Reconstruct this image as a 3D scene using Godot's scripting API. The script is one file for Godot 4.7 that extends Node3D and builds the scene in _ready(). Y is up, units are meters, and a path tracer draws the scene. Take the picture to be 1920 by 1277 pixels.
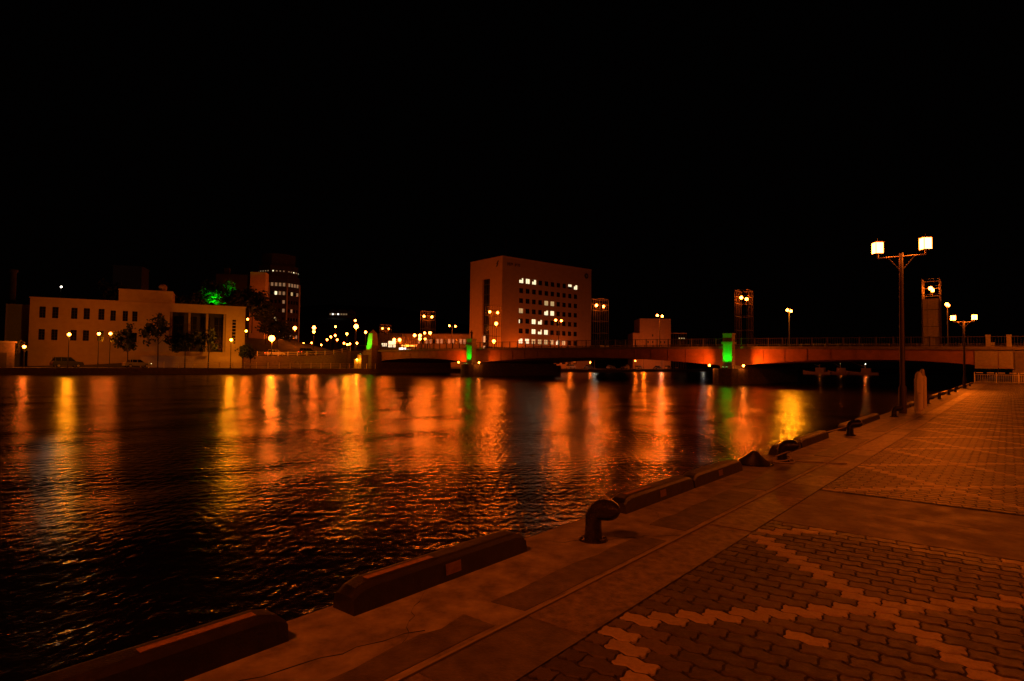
extends Node3D
# A river quay at night: paved quay with mooring bollards, a three-span bridge with lamp towers, and the lamplit far bank.
# Frame of the place: s runs along the quay towards the bridge, t runs across the river from the camera, y is up.

const TH := 0.681596            # how far the quay turns right of the camera's axis
const ROT := PI / 2 - TH
const WATER := -1.1
const EDGE := 3.5               # t of the near quay edge
const BANK := 118.0             # t of the far quay edge
const BS := 96.0                # s of the bridge's near face
const BW := 26.0                # width of the bridge
var Q := Vector3(sin(TH), 0, -cos(TH))
var N := Vector3(-cos(TH), 0, -sin(TH))
var rng := RandomNumberGenerator.new()
var M := {}
var taken := {}

# ---------------------------------------------------------------- helpers
func P(s: float, t: float, y := 0.0) -> Vector3:
	return Q * s + N * t + Vector3(0, y, 0)

func numbered(called: String) -> String:
	var k: int = taken.get(called, -1) + 1
	taken[called] = k
	return called if k == 0 else "%s_%03d" % [called, k]

func tag(o: Node, label: String, category: String, group := "", kind := "") -> void:
	if label: o.set_meta("label", label)
	if category: o.set_meta("category", category)
	if group: o.set_meta("group", group)
	if kind: o.set_meta("kind", kind)

func thing(called: String, label: String, category: String, at := Vector3.ZERO, turn := 0.0, group := "") -> Node3D:
	var o := Node3D.new()
	o.name = numbered(called)
	add_child(o)
	o.position = at
	o.rotation.y = turn
	tag(o, label, category, group)
	return o

func mb() -> SurfaceTool:
	var st := SurfaceTool.new()
	st.begin(Mesh.PRIMITIVE_TRIANGLES)
	return st

func obj(st: SurfaceTool, called: String, m: Material, parent: Node = null) -> MeshInstance3D:
	return inst(st.commit(), called, m, parent)

func inst(me: Mesh, called: String, m: Material, parent: Node = null) -> MeshInstance3D:
	var o := MeshInstance3D.new()
	o.mesh = me
	o.material_override = m
	if parent == null:
		o.name = numbered(called)
		add_child(o)
	else:
		o.name = called
		parent.add_child(o, true)
	return o

func struct(st: SurfaceTool, called: String, m: Material, turn := ROT) -> MeshInstance3D:
	var o := obj(st, called, m)
	o.rotation.y = turn
	o.set_meta("kind", "structure")
	return o

func tri(st: SurfaceTool, a: Vector3, b: Vector3, c: Vector3, na: Vector3, nb: Vector3, nc: Vector3) -> void:
	if (a - c).cross(a - b).dot(na + nb + nc) < 0.0:
		var t := b
		b = c
		c = t
		t = nb
		nb = nc
		nc = t
	st.set_normal(na); st.add_vertex(a)
	st.set_normal(nb); st.add_vertex(b)
	st.set_normal(nc); st.add_vertex(c)

func quad(st: SurfaceTool, a: Vector3, b: Vector3, c: Vector3, d: Vector3, n: Vector3) -> void:
	tri(st, a, b, c, n, n, n)
	tri(st, a, c, d, n, n, n)

func bx(st: SurfaceTool, c: Vector3, size: Vector3, b := Basis.IDENTITY) -> void:
	var h := size / 2.0
	for ax in 3:
		for sg in [-1.0, 1.0]:
			var n := Vector3.ZERO
			n[ax] = sg
			var u := Vector3.ZERO
			u[(ax + 1) % 3] = h[(ax + 1) % 3]
			var v := Vector3.ZERO
			v[(ax + 2) % 3] = h[(ax + 2) % 3]
			var o: Vector3 = n * h[ax]
			quad(st, c + b * (o - u - v), c + b * (o + u - v), c + b * (o + u + v), c + b * (o - u + v), b * n)

func bb(st: SurfaceTool, x0: float, x1: float, y0: float, y1: float, z0: float, z1: float) -> void:
	bx(st, Vector3((x0 + x1) / 2, (y0 + y1) / 2, (z0 + z1) / 2), Vector3(absf(x1 - x0), absf(y1 - y0), absf(z1 - z0)))

func bar(st: SurfaceTool, a: Vector3, b: Vector3, w: float, h: float) -> void:
	var d := (b - a).normalized()
	var side := d.cross(Vector3.UP)
	side = Vector3.RIGHT if side.length() < 0.01 else side.normalized()
	bx(st, (a + b) / 2, Vector3(w, h, (b - a).length()), Basis(side, side.cross(-d).normalized() * -1.0, d))

func tube(st: SurfaceTool, pts: Array, rs: Array, n := 8, caps := true) -> void:
	var rings := []
	var up := Vector3(0.13, 0.97, 0.21).normalized()
	for i in pts.size():
		var d: Vector3 = (pts[mini(i + 1, pts.size() - 1)] - pts[maxi(i - 1, 0)]).normalized()
		var x := up.cross(d)
		x = Vector3.RIGHT.cross(d).normalized() if x.length() < 0.2 else x.normalized()
		if i > 0:
			var px: Vector3 = rings[i - 1][0]
			x = (px - d * px.dot(d)).normalized()
		var y := d.cross(x)
		var ring := [x, []]
		for k in n:
			ring[1].append(x * cos(TAU * k / n) + y * sin(TAU * k / n))
		rings.append(ring)
	for i in pts.size() - 1:
		for k in n:
			var k2 := (k + 1) % n
			var a: Vector3 = rings[i][1][k]
			var b: Vector3 = rings[i][1][k2]
			var c: Vector3 = rings[i + 1][1][k2]
			var d: Vector3 = rings[i + 1][1][k]
			tri(st, pts[i] + a * rs[i], pts[i] + b * rs[i], pts[i + 1] + c * rs[i + 1], a, b, c)
			tri(st, pts[i] + a * rs[i], pts[i + 1] + c * rs[i + 1], pts[i + 1] + d * rs[i + 1], a, c, d)
	if caps:
		for e in [0, pts.size() - 1]:
			var nn: Vector3 = (pts[e] - pts[1 if e == 0 else e - 1]).normalized()
			for k in range(1, n - 1):
				tri(st, pts[e] + rings[e][1][0] * rs[e], pts[e] + rings[e][1][k] * rs[e], pts[e] + rings[e][1][k + 1] * rs[e], nn, nn, nn)

func cyl(st: SurfaceTool, a: Vector3, b: Vector3, ra: float, rb := -1.0, n := 10) -> void:
	tube(st, [a, b], [ra, ra if rb < 0.0 else rb], n)

func ball(st: SurfaceTool, c: Vector3, r: Vector3, nu := 12, nv := 8) -> void:
	for j in nv:
		for i in nu:
			var v := []
			for e in [[i, j], [i + 1, j], [i + 1, j + 1], [i, j + 1]]:
				var a: float = TAU * e[0] / nu
				var p: float = PI * e[1] / nv
				v.append(Vector3(sin(p) * cos(a), cos(p), sin(p) * sin(a)))
			var nn := []
			for d in v:
				nn.append((d / r).normalized())
			if j > 0:
				tri(st, c + v[0] * r, c + v[1] * r, c + v[2] * r, nn[0], nn[1], nn[2])
			if j < nv - 1:
				tri(st, c + v[0] * r, c + v[2] * r, c + v[3] * r, nn[0], nn[2], nn[3])

# a polygon in the xy plane pushed from z0 to z1, with an optional bevel round both faces
func ext(st: SurfaceTool, poly: PackedVector2Array, z0: float, z1: float, b := Basis.IDENTITY, o := Vector3.ZERO) -> void:
	var id := Geometry2D.triangulate_polygon(poly)
	for z in [z0, z1]:
		var n: Vector3 = b * Vector3(0, 0, -1.0 if z == z0 else 1.0)
		for i in range(0, id.size(), 3):
			tri(st, o + b * Vector3(poly[id[i]].x, poly[id[i]].y, z), o + b * Vector3(poly[id[i + 1]].x, poly[id[i + 1]].y, z), o + b * Vector3(poly[id[i + 2]].x, poly[id[i + 2]].y, z), n, n, n)
	var area := 0.0
	for i in poly.size():
		area += poly[i].cross(poly[(i + 1) % poly.size()])
	for i in poly.size():
		var p := poly[i]
		var r := poly[(i + 1) % poly.size()]
		var e := (r - p).normalized() * signf(area)
		quad(st, o + b * Vector3(p.x, p.y, z0), o + b * Vector3(r.x, r.y, z0), o + b * Vector3(r.x, r.y, z1), o + b * Vector3(p.x, p.y, z1), b * Vector3(e.y, -e.x, 0))

# wall in the xy plane at z = 0 facing +z, with real openings (Rect2) that have reveals of the given depth
func wall(st: SurfaceTool, x0: float, x1: float, y0: float, y1: float, holes: Array, deep := 0.25, b := Basis.IDENTITY, o := Vector3.ZERO) -> void:
	var xs := [x0, x1]
	var ys := [y0, y1]
	for h in holes:
		xs.append_array([h.position.x, h.end.x])
		ys.append_array([h.position.y, h.end.y])
	xs.sort()
	ys.sort()
	for i in xs.size() - 1:
		for j in ys.size() - 1:
			if xs[i + 1] - xs[i] < 0.001 or ys[j + 1] - ys[j] < 0.001:
				continue
			var mid := Vector2((xs[i] + xs[i + 1]) / 2, (ys[j] + ys[j + 1]) / 2)
			var open := false
			for h in holes:
				if h.has_point(mid):
					open = true
					break
			if not open:
				quad(st, o + b * Vector3(xs[i], ys[j], 0), o + b * Vector3(xs[i + 1], ys[j], 0), o + b * Vector3(xs[i + 1], ys[j + 1], 0), o + b * Vector3(xs[i], ys[j + 1], 0), b.z)
	for h in holes:
		var p: Vector2 = h.position
		var e: Vector2 = h.end
		for side in [[p.x, p.y, p.x, e.y, 1, 0], [e.x, p.y, e.x, e.y, -1, 0], [p.x, p.y, e.x, p.y, 0, 1], [p.x, e.y, e.x, e.y, 0, -1]]:
			quad(st, o + b * Vector3(side[0], side[1], 0), o + b * Vector3(side[2], side[3], 0), o + b * Vector3(side[2], side[3], -deep), o + b * Vector3(side[0], side[1], -deep), b * Vector3(side[4], side[5], 0))

func lin(r: float, g: float, b: float) -> Color:
	return Color(r, g, b).linear_to_srgb()

func mat(c: Color, rough := 0.8, metal := 0.0) -> StandardMaterial3D:
	var m := StandardMaterial3D.new()
	m.albedo_color = c
	m.roughness = rough
	m.metallic = metal
	return m

func noise(freq: float, sd: int, oct := 4, size := 512) -> NoiseTexture2D:
	var f := FastNoiseLite.new()
	f.seed = sd
	f.frequency = freq
	f.fractal_octaves = oct
	f.fractal_gain = 0.66
	var t := NoiseTexture2D.new()
	t.width = size
	t.height = size
	t.seamless = true
	t.noise = f
	return t

# surface of mixed tones: a coarse pattern, fine relief, and uneven gloss
func rough_mat(a: Color, b: Color, sd: int, metres := 3.0, r0 := 0.9, relief := 0.3, freq := 0.012) -> StandardMaterial3D:
	var m := mat(Color.WHITE, r0)
	var t := noise(freq, sd, 6)
	var g := Gradient.new()
	g.offsets = PackedFloat32Array([0.15, 0.45, 0.62, 0.9])
	g.colors = PackedColorArray([a, a.lerp(b, 0.45), a.lerp(b, 0.65), b])
	t.color_ramp = g
	m.albedo_texture = t
	var rt := noise(0.02, sd + 7, 5, 256)
	var rg := Gradient.new()
	rg.offsets = PackedFloat32Array([0.2, 0.8])
	rg.colors = PackedColorArray([Color(0.72, 0.72, 0.72), Color.WHITE])
	rt.color_ramp = rg
	m.roughness_texture = rt
	m.uv1_triplanar = true
	m.uv1_world_triplanar = true
	m.uv1_scale = Vector3.ONE / metres
	if relief > 0.0:
		m.heightmap_enabled = true
		m.heightmap_texture = noise(0.09, sd + 3, 4, 512)
		m.heightmap_scale = relief
	return m

func glow(c: Color, power: float) -> StandardMaterial3D:
	var m := mat(Color(0.9, 0.85, 0.75), 0.4)
	m.emission_enabled = true
	m.emission = c
	m.emission_energy_multiplier = power
	return m

func omni(parent: Node, at: Vector3, c: Color, energy: float, size := 0.2) -> void:
	var l := OmniLight3D.new()
	l.name = "lamp_light"
	l.light_color = c
	l.light_energy = energy
	l.light_size = size
	l.omni_range = 400.0
	l.omni_attenuation = 2.0
	l.shadow_enabled = true
	l.position = at
	parent.add_child(l, true)

func bulb(parent: Node3D, at: Vector3, r: float, m: Material) -> void:
	var st := mb()
	ball(st, Vector3.ZERO, Vector3(r, r, r), 12, 8)
	var o := obj(st, "lamp_globe", m, parent)
	o.position = at
	o.rotation.y = -parent.rotation.y

func spot(parent: Node, at: Vector3, to: Vector3, c: Color, energy: float, angle: float, size := 0.1) -> void:
	var l := SpotLight3D.new()
	l.name = "flood_light"
	l.light_color = c
	l.light_energy = energy
	l.light_size = size
	l.spot_range = 200.0
	l.spot_attenuation = 2.0
	l.spot_angle = angle
	l.spot_angle_attenuation = 0.8
	l.shadow_enabled = true
	parent.add_child(l, true)
	l.position = at
	var d := (to - at).normalized()
	l.basis = Basis.looking_at(d, Vector3.UP if absf(d.y) < 0.98 else Vector3.RIGHT)

var ORANGE := lin(1.0, 0.115, 0.003)
var AMBER := lin(1.0, 0.135, 0.003)
var YELLOW := lin(1.0, 0.25, 0.003)
var WHITE := lin(1.0, 0.85, 0.62)
var GREEN := lin(0.005, 1.0, 0.008)

# ---------------------------------------------------------------- scene
func _ready() -> void:
	rng.seed = 77
	camera_and_sky()
	materials()
	ground_and_water()
	quay()
	bridge()
	far_bank()
	office_tower()
	city()
	boats_and_harbour()

func camera_and_sky() -> void:
	var cam := Camera3D.new()
	cam.name = "camera"
	add_child(cam)
	var pitch := 0.0378078
	var roll := 0.0129154
	var f := Vector3(0, sin(pitch), -cos(pitch))
	var u := Vector3.RIGHT.cross(f)
	var r := Vector3.RIGHT * cos(roll) + u * sin(roll)
	var up := u * cos(roll) - Vector3.RIGHT * sin(roll)
	cam.transform = Transform3D(Basis(r, up, -f), Vector3(0, 1.6, 0))
	cam.fov = 58.0796
	cam.near = 0.05
	cam.far = 4000.0
	cam.current = true
	var we := WorldEnvironment.new()
	we.name = "world"
	var env := Environment.new()
	env.background_mode = Environment.BG_SKY
	var sky := Sky.new()
	var sm := ProceduralSkyMaterial.new()
	sm.sky_top_color = Color(0.03, 0.022, 0.022)
	sm.sky_horizon_color = Color(0.05, 0.03, 0.022)
	sm.ground_bottom_color = Color(0.02, 0.015, 0.015)
	sm.ground_horizon_color = Color(0.04, 0.025, 0.02)
	sky.sky_material = sm
	env.sky = sky
	env.background_energy_multiplier = 0.12
	env.tonemap_mode = Environment.TONE_MAPPER_LINEAR
	env.tonemap_exposure = 1.0
	env.sdfgi_enabled = true
	env.ssao_enabled = true
	env.ssil_enabled = true
	we.environment = env
	add_child(we)

func materials() -> void:
	M.concrete = rough_mat(lin(0.13, 0.12, 0.11), lin(0.34, 0.32, 0.29), 11, 2.2, 0.75, 0.25)
	M.patch = rough_mat(lin(0.07, 0.065, 0.06), lin(0.15, 0.14, 0.13), 12, 1.4, 0.7, 0.35)
	M.border = rough_mat(lin(0.08, 0.07, 0.06), lin(0.26, 0.23, 0.2), 13, 1.1, 0.62, 0.35, 0.016)
	M.strip = rough_mat(lin(0.12, 0.11, 0.1), lin(0.18, 0.167, 0.153), 14, 2.3, 0.8, 0.3, 0.03)
	M.sand = rough_mat(lin(0.012, 0.011, 0.01), lin(0.03, 0.027, 0.025), 15, 0.7, 1.0, 0.4)
	M.pavers = []
	for k in 4:
		M.pavers.append(rough_mat(lin(0.032 + 0.014 * k, 0.026 + 0.011 * k, 0.022 + 0.009 * k), lin(0.055 + 0.02 * k, 0.045 + 0.0165 * k, 0.039 + 0.014 * k), 20 + k, 0.6, 0.72, 0.3, 0.03))
	M.light_pavers = []
	for k in 2:
		M.light_pavers.append(rough_mat(lin(0.22 + 0.04 * k, 0.19 + 0.03 * k, 0.15 + 0.03 * k), lin(0.33 + 0.04 * k, 0.29 + 0.03 * k, 0.24 + 0.03 * k), 26 + k, 0.6, 0.72, 0.3, 0.03))
	M.mixed_pavers = rough_mat(lin(0.9, 0.9, 0.9), lin(1, 1, 1), 29, 0.6, 0.62, 0.3, 0.03)
	M.mixed_pavers.vertex_color_use_as_albedo = true
	M.edge = mat(lin(0.26, 0.24, 0.21), 0.6)
	M.rubber = rough_mat(lin(0.008, 0.008, 0.008), lin(0.03, 0.028, 0.026), 31, 0.8, 0.6, 0.3)
	M.yellow_paint = rough_mat(lin(0.2, 0.11, 0.035), lin(0.4, 0.25, 0.07), 32, 0.5, 0.7, 0.2)
	M.iron = rough_mat(lin(0.012, 0.011, 0.01), lin(0.03, 0.027, 0.025), 33, 0.5, 0.3, 0.25)
	M.rope = mat(lin(0.45, 0.42, 0.38), 0.9)
	M.pole = mat(lin(0.06, 0.05, 0.043), 0.5, 0.2)
	M.dark = mat(lin(0.03, 0.028, 0.026), 0.6)
	M.steel = mat(lin(0.42, 0.4, 0.38), 0.38, 0.6)
	M.white_rail = mat(lin(0.72, 0.69, 0.65), 0.5)
	M.cabinet = rough_mat(lin(0.66, 0.63, 0.58), lin(0.76, 0.73, 0.68), 34, 1.0, 0.5, 0.05)
	M.glass = mat(lin(0.012, 0.012, 0.013), 0.12)
	M.girder = rough_mat(lin(0.2, 0.085, 0.05), lin(0.34, 0.15, 0.09), 35, 7.0, 0.75, 0.0)
	M.deck = rough_mat(lin(0.11, 0.09, 0.075), lin(0.2, 0.165, 0.135), 36, 5.0, 0.8, 0.0)
	M.pier = rough_mat(lin(0.08, 0.067, 0.056), lin(0.18, 0.15, 0.125), 37, 4.0, 0.85, 0.0)
	M.stone = rough_mat(lin(0.2, 0.18, 0.155), lin(0.32, 0.29, 0.25), 38, 2.0, 0.8, 0.0)
	M.rail = mat(lin(0.045, 0.036, 0.03), 0.7)
	M.asphalt = rough_mat(lin(0.035, 0.033, 0.03), lin(0.065, 0.06, 0.055), 39, 4.0, 0.85, 0.0)
	M.plaster = rough_mat(lin(0.42, 0.3, 0.21), lin(0.52, 0.39, 0.28), 40, 9.0, 0.9, 0.0)
	M.tile_wall = rough_mat(lin(0.34, 0.24, 0.17), lin(0.42, 0.3, 0.21), 41, 12.0, 0.85, 0.0)
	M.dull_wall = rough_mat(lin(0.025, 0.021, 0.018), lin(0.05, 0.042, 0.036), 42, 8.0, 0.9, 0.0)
	M.bark = mat(lin(0.05, 0.035, 0.025), 0.95)
	M.leaf = mat(lin(0.03, 0.045, 0.018), 0.8)
	M.leaf.backlight_enabled = true
	M.leaf.backlight = Color(0.12, 0.16, 0.08)
	M.hill = rough_mat(lin(0.015, 0.02, 0.01), lin(0.03, 0.035, 0.018), 43, 20.0, 1.0, 0.0)
	M.bronze = mat(lin(0.02, 0.014, 0.01), 0.7, 0.1)
	M.white_paint = mat(lin(0.6, 0.58, 0.55), 0.45)
	M.tyre = mat(lin(0.015, 0.015, 0.015), 0.85)
	M.bulb_orange = glow(lin(1.0, 0.16, 0.016), 55.0)
	M.bulb_amber = glow(lin(1.0, 0.19, 0.016), 55.0)
	M.bulb_yellow = glow(lin(1.0, 0.27, 0.016), 60.0)
	M.bulb_white = glow(lin(1.0, 0.88, 0.7), 14.0)
	M.lantern_orange = glow(lin(1.0, 0.18, 0.035), 26.0)
	M.lantern_yellow = glow(lin(1.0, 0.27, 0.035), 28.0)
	M.window_bright = glow(lin(1.0, 0.85, 0.5), 1.3)
	M.window_dim = glow(lin(1.0, 0.72, 0.3), 0.45)
	M.window_faint = glow(lin(1.0, 0.7, 0.35), 0.14)
	M.taillight = glow(lin(1.0, 0.04, 0.01), 2.5)
	M.tail_off = mat(lin(0.2, 0.01, 0.01), 0.3)
	M.lens = mat(lin(0.5, 0.5, 0.48), 0.15)
	M.sign = glow(lin(1.0, 0.96, 0.9), 1.6)
	M.green_lens = glow(lin(0.25, 1.0, 0.2), 5.0)
	# water: dark body, rippled by a tile of crossing wavelets
	var w := mat(lin(0.003, 0.0035, 0.0035), 0.17)
	w.metallic_specular = 0.36
	w.normal_enabled = true
	w.normal_texture = ripples()
	w.normal_scale = 1.0
	w.uv1_triplanar = true
	w.uv1_world_triplanar = true
	w.uv1_scale = Vector3.ONE / 4.3
	M.water = w

func ripples() -> ImageTexture:
	var n := 512
	var sx := PackedFloat32Array()
	var sy := PackedFloat32Array()
	sx.resize(n * n)
	sy.resize(n * n)
	var table := PackedFloat32Array()
	for i in n:
		table.append(cos(TAU * i / n))
	var r := RandomNumberGenerator.new()
	r.seed = 5
	var waves := 60
	for w in waves:
		var k := 7.0 * pow(16.0, pow(float(w) / (waves - 1), 0.8))   # wavelengths from 0.8 m down to 0.05 m
		var a := 0.3 + r.randfn() * 1.0                         # short wavelets crossing at many angles
		var kx := int(round(k * cos(a)))
		var ky := int(round(k * sin(a)))
		if kx == 0 and ky == 0:
			kx = 3
		var slope := 0.0152 * r.randf_range(0.6, 1.4) * (0.7 if k < 14.0 else 1.0)
		var l := Vector2(kx, ky).length()
		var ax := slope * kx / l
		var ay := slope * ky / l
		var ph := r.randi() % n
		for j in n:
			var p: int = (ph + ky * j) % n
			if p < 0:
				p += n
			var row := j * n
			for i in n:
				var c := table[p]
				sx[row + i] += ax * c
				sy[row + i] += ay * c
				p += kx
				if p >= n:
					p -= n
				elif p < 0:
					p += n
	# the wavelets come in patches
	var gust := FastNoiseLite.new()
	gust.seed = 21
	gust.frequency = 0.011
	gust.fractal_octaves = 3
	var patches := gust.get_seamless_image(n, n)
	var data := PackedByteArray()
	data.resize(n * n * 3)
	for i in n * n:
		var amp := 0.5 + 1.0 * patches.get_pixel(i % n, i / n).r
		var v := Vector3(-sx[i] * amp, sy[i] * amp, 1.0).normalized() * 0.5 + Vector3(0.5, 0.5, 0.5)
		data[i * 3] = int(round(v.x * 255.0))
		data[i * 3 + 1] = int(round(v.y * 255.0))
		data[i * 3 + 2] = int(round(v.z * 255.0))
	return ImageTexture.create_from_image(Image.create_from_data(n, n, false, Image.FORMAT_RGB8, data))

func sheet(st: SurfaceTool, s0: float, s1: float, t0: float, t1: float, y: float) -> void:
	quad(st, Vector3(s0, y, -t0), Vector3(s1, y, -t0), Vector3(s1, y, -t1), Vector3(s0, y, -t1), Vector3.UP)

func ground_and_water() -> void:
	var st := mb()
	var f := FastNoiseLite.new()
	f.seed = 31
	f.frequency = 0.14
	f.fractal_octaves = 2
	var hs := func(x: float, z: float) -> float:
		var fade := clampf((x + 100.0) / 20.0, 0.0, 1.0) * clampf((260.0 - x) / 30.0, 0.0, 1.0)
		return WATER + 0.08 * fade * f.get_noise_2d(x * 0.9, z * 1.3)
	var x0 := -100.0
	var cell := 1.25
	var nx := 288
	var nz := 93
	var v := PackedVector3Array()
	var nn := PackedVector3Array()
	for j in nz + 1:
		for i in nx + 1:
			var x := x0 + cell * i
			var z := -EDGE - cell * j
			var y: float = hs.call(x, z)
			v.append(Vector3(x, y, z))
			nn.append(Vector3(y - float(hs.call(x + 0.4, z)), 0.4, y - float(hs.call(x, z + 0.4))).normalized())
	for j in nz:
		for i in nx:
			var p := j * (nx + 1) + i
			var r := p + nx + 1
			tri(st, v[p], v[p + 1], v[r + 1], nn[p], nn[p + 1], nn[r + 1])
			tri(st, v[p], v[r + 1], v[r], nn[p], nn[r + 1], nn[r])
	sheet(st, -400, x0, EDGE, BANK + 1, WATER)
	sheet(st, x0 + cell * nx, 2200, EDGE, BANK + 1, WATER)
	struct(st, "river_water", M.water)
	# the near quay's body, below the paving
	st = mb()
	bb(st, -80, 300, -5.0, -0.035, -(EDGE - 0.02), 90)
	struct(st, "quay_body", M.sand)
	# the far quay
	st = mb()
	bb(st, -120, 1500, -5.0, 0.0, -BANK, -BANK - 2.0)
	struct(st, "far_quay_wall", M.pier)
	st = mb()
	bb(st, -400, 2000, -5.0, -0.02, -BANK - 2.0, -1400)
	struct(st, "far_ground", M.asphalt)

# ---------------------------------------------------------------- the near quay
const PW := 0.135
const PL := 0.25

func paver_outline(gap: float, inset: float) -> PackedVector2Array:
	var a := 0.0125
	var e := 0.009
	var g := gap / 2.0 + inset
	var ge := 0.0055 + inset        # the end joints are tighter than the long ones
	var l := PL / 2.0
	var top := PackedVector2Array()
	for k in [[-0.5, -1.0], [-0.375, 1.0], [-0.125, -1.0], [0.125, 1.0], [0.375, -1.0], [0.5, 0.2]]:
		top.append(Vector2(clampf(k[0] * PL, -l + ge, l - ge) , k[1] * a))
	top[0].y = 0.0
	top[5].y = 0.0
	var out := PackedVector2Array()
	for p in top:
		out.append(Vector2(p.x, p.y + PW / 2 - g))
	out.append(Vector2(l - ge + e, PW * 0.22))
	out.append(Vector2(l - ge - e, -PW * 0.22))
	for k in 6:
		var p := top[5 - k]
		out.append(Vector2(p.x, p.y - PW / 2 + g))
	out.append(Vector2(-l + ge - e, -PW * 0.22))
	out.append(Vector2(-l + ge + e, PW * 0.22))
	return out

func paver_mesh(rise: float) -> ArrayMesh:
	var st := mb()
	var o := paver_outline(0.021, 0.0)
	var i := paver_outline(0.021, 0.0035)
	var id := Geometry2D.triangulate_polygon(i)
	for k in range(0, id.size(), 3):
		tri(st, Vector3(i[id[k]].y, rise, -i[id[k]].x), Vector3(i[id[k + 1]].y, rise, -i[id[k + 1]].x), Vector3(i[id[k + 2]].y, rise, -i[id[k + 2]].x), Vector3.UP, Vector3.UP, Vector3.UP)
	for k in o.size():
		var k2 := (k + 1) % o.size()
		var d := (o[k2] - o[k]).normalized()
		var n := Vector3(-d.x, 0.6, -d.y)
		if n.x * (o[k].y + o[k2].y) - n.z * (o[k].x + o[k2].x) < 0.0:
			n = Vector3(d.x, 0.6, d.y)
		n = n.normalized()
		quad(st, Vector3(o[k].y, rise - 0.03, -o[k].x), Vector3(o[k2].y, rise - 0.03, -o[k2].x), Vector3(i[k2].y, rise, -i[k2].x), Vector3(i[k].y, rise, -i[k].x), n)
	return st.commit()

func is_light(c: int, h: int) -> bool:
	# two sets of diagonal lines of pale pavers that cross as a lattice
	return posmod(c + h, 20) == 0 or posmod(c - h, 20) == 10

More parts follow.
